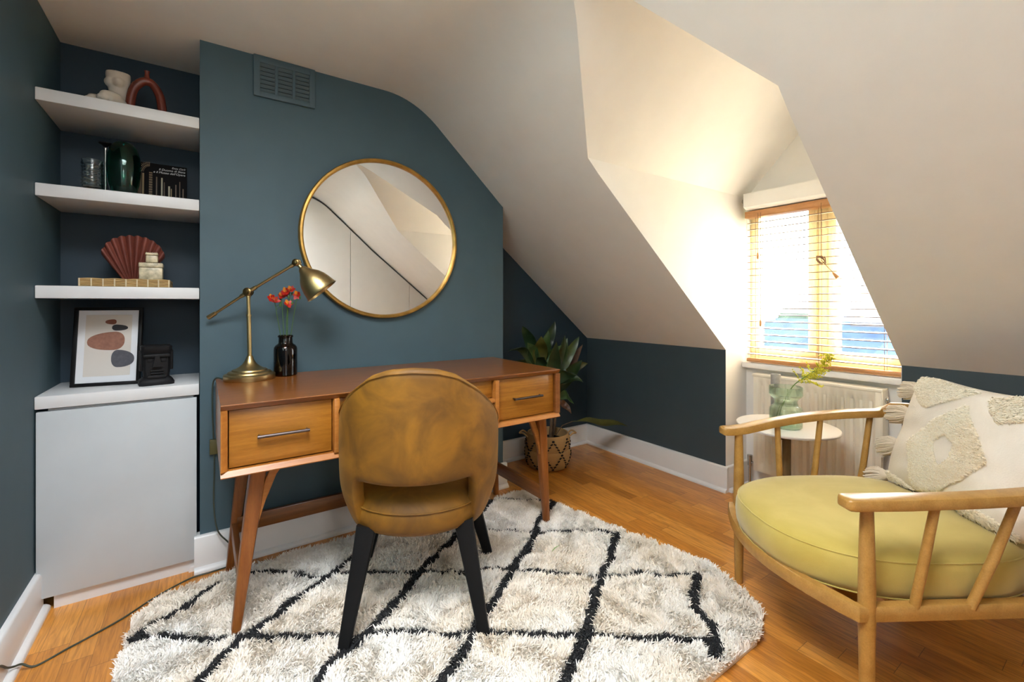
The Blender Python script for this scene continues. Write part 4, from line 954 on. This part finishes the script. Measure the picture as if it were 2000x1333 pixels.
# ------------------------------------------------------------------ armchair
OAK = wood('pale_oak', (.37, .19, .044), (.43, .23, .057), (.49, .275, .075), scale=(5, 5, 5), rough=.33, base=5)
LIME = fabric('lime_cotton', (.47, .355, .068), (.56, .435, .11), scale=5, rough=.92, weave=800, wb=.3, sheen=.35)
AF, AN = Vector((1.682, .917, 0)), Vector((1.352, .4155, 0))
al = (AN - AF).normalized(); ab = Vector((-al.y, al.x, 0)); ab = ab if ab.x > 0 else -ab; AC = (AF + AN) / 2; AW = (AN - AF).length / 2
def A(a, bk, z): return AC + al * a + ab * bk + Vector((0, 0, z))
ac = thing('armchair', 'low oak spindle armchair with a lime yellow seat cushion', 'armchair', tuple(A(0, .25, 0)))
BD = .62
# seat frame: hoop rail, bowed at the front
def hoop(n=16):
    fr = [(-AW - .012 + (2 * AW + .024) * k / n, -.030 - .085 * math.sin(PI * k / n) ** .9) for k in range(n + 1)]
    side = [(AW + .012 - .01 * t, -.02 + t * (BD - .06)) for t in (.12, .3, .5, .7, .9)]
    bk_ = [(AW * math.cos(t) * .96, BD - .05 + .09 * math.sin(t)) for t in [PI * k / 10 for k in range(11)]]
    side2 = [(-AW - .012 + .01 * t, -.02 + t * (BD - .06)) for t in (.9, .7, .5, .3, .12)]
    return fr + side + bk_ + side2
hp = hoop(); rs = []
n_ = len(hp)
for i in range(n_):
    a0, a1, a2 = hp[i - 1], hp[i], hp[(i + 1) % n_]; tx, ty = a2[0] - a0[0], a2[1] - a0[1]; l_ = math.hypot(tx, ty); nx_, ny_ = ty / l_, -tx / l_
    zc = .281 + .018 * (a1[0] + AW) / (2 * AW)
    rs.append([A(a1[0] + nx_ * o1, a1[1] + ny_ * o1, zc + o2) for o1, o2 in ((.002, .020), (-.020, .020), (-.022, .017), (-.022, -.016), (-.018, -.020), (-.002, -.020), (.004, -.016), (.006, .0), (.005, .016))])
b = MB(); b.grid(lambda i, j: rs[i][j], n_, 9, True, True); b.build('seat_frame', OAK, ac)
b = MB()
for k in range(5): b.bar([A(-AW + .02, .04 + k * .11, .268), A(AW - .02, .04 + k * .11, .268)], .05, .010)
b.build('seat_slats', OAK, ac)
def az(side, bk):   # arm underside height
    t = max(0, bk)
    return (.561 + .205 * t - .165 * t * t) if side < 0 else (.557 + .05 * t)
for side in (-1, 1):
    pts = []
    for k in range(15):
        t = ([-.0665, -.0645, -.059, -.050] + [(-.03) + (BD - .055) * q / 10 for q in range(11)])[k]; bow = .020 * math.sin(PI * max(0, t) / .6)
        pts.append(A(side * (AW + .006 + bow), t, az(side, t) + .0155))
    b = MB(); b.bar(pts, [.022, .036, .047, .051] + [.052] * 3 + [.046] * 8, [.016, .023, .028, .029] + [.029] * 11, (0, 0, 1), .42); b.build('armrest', OAK, ac)
bz = .645
b = MB(); pts = []
for k in range(15):
    t = PI * k / 14; za = az(-1, BD - .05) * (k / 14) + az(1, BD - .05) * (1 - k / 14)
    pts.append(A((AW + .012) * math.cos(t), BD - .07 + .075 * math.sin(t), za + .0155 + .05 * math.sin(t)))
pts = [A(AW + .013, BD - .09, az(1, BD - .09) + .0155)] + pts + [A(-AW - .013, BD - .09, az(-1, BD - .09) + .0155)]
b.bar(pts, [.046, .046, .040] + [.030] * 11 + [.040, .046, .046], [.029, .029, .036] + [.060] * 11 + [.036, .029, .029], (0, 0, 1), .4); b.build('backrest_rail', OAK, ac)
for side in (-1, 1):
    p0 = A(side * AW, 0, 0); b = MB(); b.tube([p0 + Vector((0, 0, .001)), p0 + Vector((0, 0, .15)), p0 + Vector((0, 0, .30)), p0 + Vector((0, 0, .40)), A(side * AW, 0, az(side, 0) + .004)], [.0140, .0165, .0190, .0180, .0140], 18); b.build('leg', OAK, ac)
    p0 = A(side * AW * .92, BD + .02, 0); b = MB(); b.tube([A(side * AW * 1.0, BD + .06, 0) + Vector((0, 0, .001)), A(side * AW * .93, BD - .01, .28)], [.015, .0215], 16); b.build('leg', OAK, ac)
    for b0, b1 in (((.165, .162), (.276, .331), (.455, .527)) if side < 0 else ((.115, .151), (.257, .355), (.405, .52))):
        b = MB(); b.tube([A(side * (AW + .004), b0, .290 + .009 * (side + 1)), A(side * (AW + .012), (b0 + b1) / 2, .43), A(side * (AW + .022), b1, az(side, b1) + .004)], [.0108, .0112, .0100], 14); b.build('spindle', OAK, ac)
for k in range(5):
    a = -AW * .66 + AW * 1.32 * k / 4; rr_ = math.sqrt(max(0, 1 - (a / AW) ** 2)); zz = .635 + .05 * rr_
    b = MB(); b.tube([A(a * .85, BD + .02, .29), A(a, BD - .07 + .075 * rr_, zz)], .011, 12); b.build('spindle', OAK, ac)
# seat cushion: a fat boxed pad, bowed front, seam top and bottom
def pad(i, j):
    n1 = 72; a = 2 * PI * i / n1; e = 3.4
    cx_, sx_ = math.cos(a), math.sin(a)
    x = (abs(cx_) ** (2 / e)) * (1 if cx_ > 0 else -1); y = (abs(sx_) ** (2 / e)) * (1 if sx_ > 0 else -1)
    T = [(.02, .306), (.5, .303), (.90, .303), (.970, .310), (.992, .330), (1.0, .358), (.995, .385), (.978, .404), (.955, .411), (.90, .421), (.7, .432), (.4, .438), (.02, .440)]
    s_, zz = T[j]; hw = AW - .012 + .0 * y
    aa = x * s_ * hw * (1.0 if y < .4 else 1 - .06 * (y - .4)); bbk = .255 + y * s_ * .305
    if y < 0: bbk -= .075 * (1 - x * x) * (-y) * s_
    return A(aa, bbk, zz)
b = MB(); b.grid(pad, 72, 13, True); b.build('seat_cushion', LIME, ac, ang=80)
b = MB()
for j, dz in ((7, .001), (3, -.001)):
    b.tube([Vector(pad(i % 72, j)) for i in range(73)], .0024, 6, False)
b.build('cushion_piping', LIME, ac)

# ------------------------------------------------------------------ tufted pillow on the armchair
PIL = fabric('cream_slub_cotton', (.74, .67, .57), (.85, .79, .70), scale=4, rough=.95, weave=260, wb=.5)
mm = PIL.node_tree; wv = tex(mm, 'ShaderNodeTexNoise', scale=(60, 60, 900), Scale=.6, Detail=3)
TUF = wool('cream_tufting', (.96, .88, .72), (.99, .96, .86))
PO = Vector((2.072, .566, .408)); ph = (al * .985 + ab * -.06).normalized(); pup = (Vector((0, 0, 1)) + ab * .26 + al * .10).normalized(); pn = ph.cross(pup).normalized()
if pn.dot(ab) > 0: pn = -pn
pw = thing('throw_pillow', 'cream tufted throw pillow with tassels propped on the armchair', 'pillow', tuple(PO))
PW, PH = .50, .420
def pill(u, v, side=1):
    """u, v in 0..1 from the lower far corner; side +1 front"""
    x, y = 2 * u - 1, 2 * v - 1
    th = .085 * ((max(0, 1 - abs(x) ** 3.0)) ** .55) * ((max(0, 1 - abs(y) ** 3.0)) ** .55)
    inx = x * (1 - .055 * (1 - y * y)); iny = y * (1 - .075 * (1 - x * x))
    cf = .10 * (x * x * y * y) ** 3; inx *= 1 - cf; iny *= 1 - cf
    wr = .006 * noise.noise(Vector((u * 5, v * 7, side * 3))) * min(1, th * 20)
    sag = -.02 * (1 if v > .5 else 0) * math.sin(PI * u) * (v - .5)
    return PO + ph * ((inx + 1) / 2 * PW) + pup * ((iny + 1) / 2 * PH + sag) + pn * (side * th + wr + .02)
NU = 44; b = MB()
f_ = b.grid(lambda i, j: pill(i / NU, j / NU, 1), NU + 1, NU + 1); k_ = b.grid(lambda i, j: pill(i / NU, j / NU, -1), NU + 1, NU + 1)
bmesh.ops.remove_doubles(b.bm, verts=b.bm.verts, dist=.0015); b.build('pillow_cover', PIL, pw, ang=70)
def inpoly(u, v, P):
    c = False; n = len(P)
    for i in range(n):
        (x1_, y1_), (x2_, y2_) = P[i], P[(i + 1) % n]
        if (y1_ > v) != (y2_ > v) and u < (x2_ - x1_) * (v - y1_) / (y2_ - y1_) + x1_: c = not c
    return c
TUFTS = [([(.532, .835), (.677, .634), (.775, .456), (.671, .277), (.517, .108), (.339, .039), (.26, .408), (.396, .662)], [(.497, .572), (.578, .502), (.58, .406), (.527, .286), (.454, .395), (.426, .486)]),
         ([(.03, .97), (.22, .991), (.508, .971), (.432, .866), (.282, .739), (.20, .76), (.06, .86)], None), ([(.61, .938), (.704, .985), (.98, .99), (.98, .86), (.746, .754), (.68, .829)], None), ([(.03, .02), (.06, .09), (.20, .07), (.312, .02)], None), ([(.60, .04), (.74, .10), (.843, .098), (.95, .05), (.93, .01), (.62, .01)], None)]
def tufting():
    rg = random.Random(11); vs = []; fs = []
    for out, hole in TUFTS:
        us = [p[0] for p in out]; vv = [p[1] for p in out]; area_ = (max(us) - min(us)) * (max(vv) - min(vv))
        for _ in range(int(area_ * 60000)):
            u, v = rg.uniform(min(us), max(us)), rg.uniform(min(vv), max(vv))
            if not inpoly(u, v, out) or (hole and inpoly(u, v, hole)): continue
            p = pill(u, v, 1); a = rg.uniform(0, 6.28); L_ = rg.uniform(.006, .0115)
            d = ph * math.cos(a) + pup * math.sin(a); s = ph * math.cos(a + 1.5) + pup * math.sin(a + 1.5); wd_ = rg.uniform(.0008, .0013)
            n0 = len(vs); top = p + pn * L_ + d * L_ * .25; end = p + pn * L_ * .55 + d * L_ * .8 - Vector((0, 0, .001))
            vs += [p - s * wd_, p + s * wd_, top - s * wd_, top + s * wd_, end - s * wd_ * .7, end + s * wd_ * .7]; fs += [(n0, n0 + 1, n0 + 3, n0 + 2), (n0 + 2, n0 + 3, n0 + 5, n0 + 4)]
    me = bpy.data.meshes.new('tufting'); me.from_pydata([tuple(q - PO) for q in vs], [], fs); me.materials.append(TUF)
    o = bpy.data.objects.new('tufting', me); COL.objects.link(o); o.parent = pw; o['kind'] = 'stuff'
tufting()
TAS = wool('tassel_cotton', (.74, .64, .50), (.90, .82, .70))
for v, ln, dz in ((.03, .075, -.35), (.33, .085, -.35), (.60, .085, -.15), (.80, .06, .05)):
    rg = random.Random(int(v * 100)); c_ = PO + pup * (v * PH) + ph * (.004 + .02 * v * (1 - v) * 4) + pn * .012; c_.z += .012
    dr = (-ph + Vector((0, 0, dz)) + pn * .25).normalized(); b = MB()
    b.tube([c_, c_ + dr * ln * .12, c_ + dr * ln * .25, c_ + dr * ln * .55, c_ + dr * ln * .85 - Vector((0, 0, .008))], [.004, .013, .019, .024, .014], 12)
    s = dr.cross(Vector((0, 0, 1))).normalized(); u_ = s.cross(dr)
    for k in range(170):
        a = rg.uniform(0, 6.28); q1 = rg.uniform(.6, 1) * .034; st = c_ + dr * ln * .16 + (s * math.cos(a) + u_ * math.sin(a)) * .012; en = c_ + dr * ln * rg.uniform(.85, 1.05) + (s * math.cos(a) + u_ * math.sin(a)) * q1; en.z -= .010
        b.tube([st, st.lerp(en, .5) + (s * math.cos(a) + u_ * math.sin(a)) * .010, en], .0019, 4)
    b.build('tassel', TAS, pw)

# ------------------------------------------------------------------ outside: neighbouring roofs, trees, ground far below
SLATE = paint('blue_grey_slate', (.018, .027, .044), 1.0, .25, 0, scale=2, spec=0.0)
BRK = paint('pale_stock_brick', (.05, .043, .036), 1.0, .15, 0, scale=3, spec=0.0)
b = MB(); b.box(3.2, 90, -50, 60, -8.3, -8); struct(b.build('ground', paint('garden_ground', (.10, .13, .07), .9, .4, 0, scale=.6)))
def house(x0_, x1_, y0_, y1_, ze, zr, lb):
    t = thing('terraced_house', lb, 'house', ((x0_ + x1_) / 2, (y0_ + y1_) / 2, -8)); xm = (x0_ + x1_) / 2
    b = MB(); b.prism([(x0_ + .3, y0_, -8), (x1_ - .3, y0_, -8), (x1_ - .3, y0_, ze), (xm, y0_, zr - .15), (x0_ + .3, y0_, ze)], (0, y1_ - y0_, 0)); b.build('walls', BRK, t)
    b = MB()
    for xe in (x0_, x1_): b.prism([(xe, y0_ - .1, ze - .1), (xm, y0_ - .1, zr), (xm, y0_ - .1, zr + .12), (xe, y0_ - .1, ze + .02)], (0, y1_ - y0_ + .2, 0))
    b.build('roof', SLATE, t)
    b = MB(); b.box(xm - .4, xm + .4, y1_ - 1.3, y1_ - .2, zr - .8, zr + 1.0, .03)
    for k in range(3): b.lathe([(.12, 0), (.10, .35), (.12, .38), (.001, .38)], (xm, y1_ - 1.1 + k * .32, zr + 1.0), 12)
    b.build('chimney', BRK, t)
house(12, 20, -3.0, 5.4, -2.0, .55, 'slate roofed house seen through the right casement')
house(12.5, 20.5, 5.6, 13.5, -2.1, .45, 'slate roofed house seen through the left casement')
LEAFT = paint('distant_foliage', (.026, .036, .020), 1.0, .4, 0, scale=2, spec=0.0)
for x, y, z_, r_, lb in ((24, 9.5, -1.6, 2.6, 'pale green tree above the roofs seen through the left casement'), (26, 3.2, -1.8, 2.8, 'pale green tree above the roofs seen through the right casement')):
    t = thing('garden_tree', lb, 'tree', (x, y, -8)); b = MB(); b.tube([(x, y, -8), (x, y, z_)], .3, 8); b.build('trunk', CANE, t)
    b = MB(); rg = random.Random(int(y))
    for k in range(40):
        d = Vector((rg.gauss(0, 1), rg.gauss(0, 1), rg.gauss(0, .8))).normalized() * r_ * rg.uniform(.3, .9); b.ball(Vector((x, y, z_ + .3)) + d, rg.uniform(.5, .95), (1, 1, .8), 8)
    b.build('foliage', LEAFT, t)
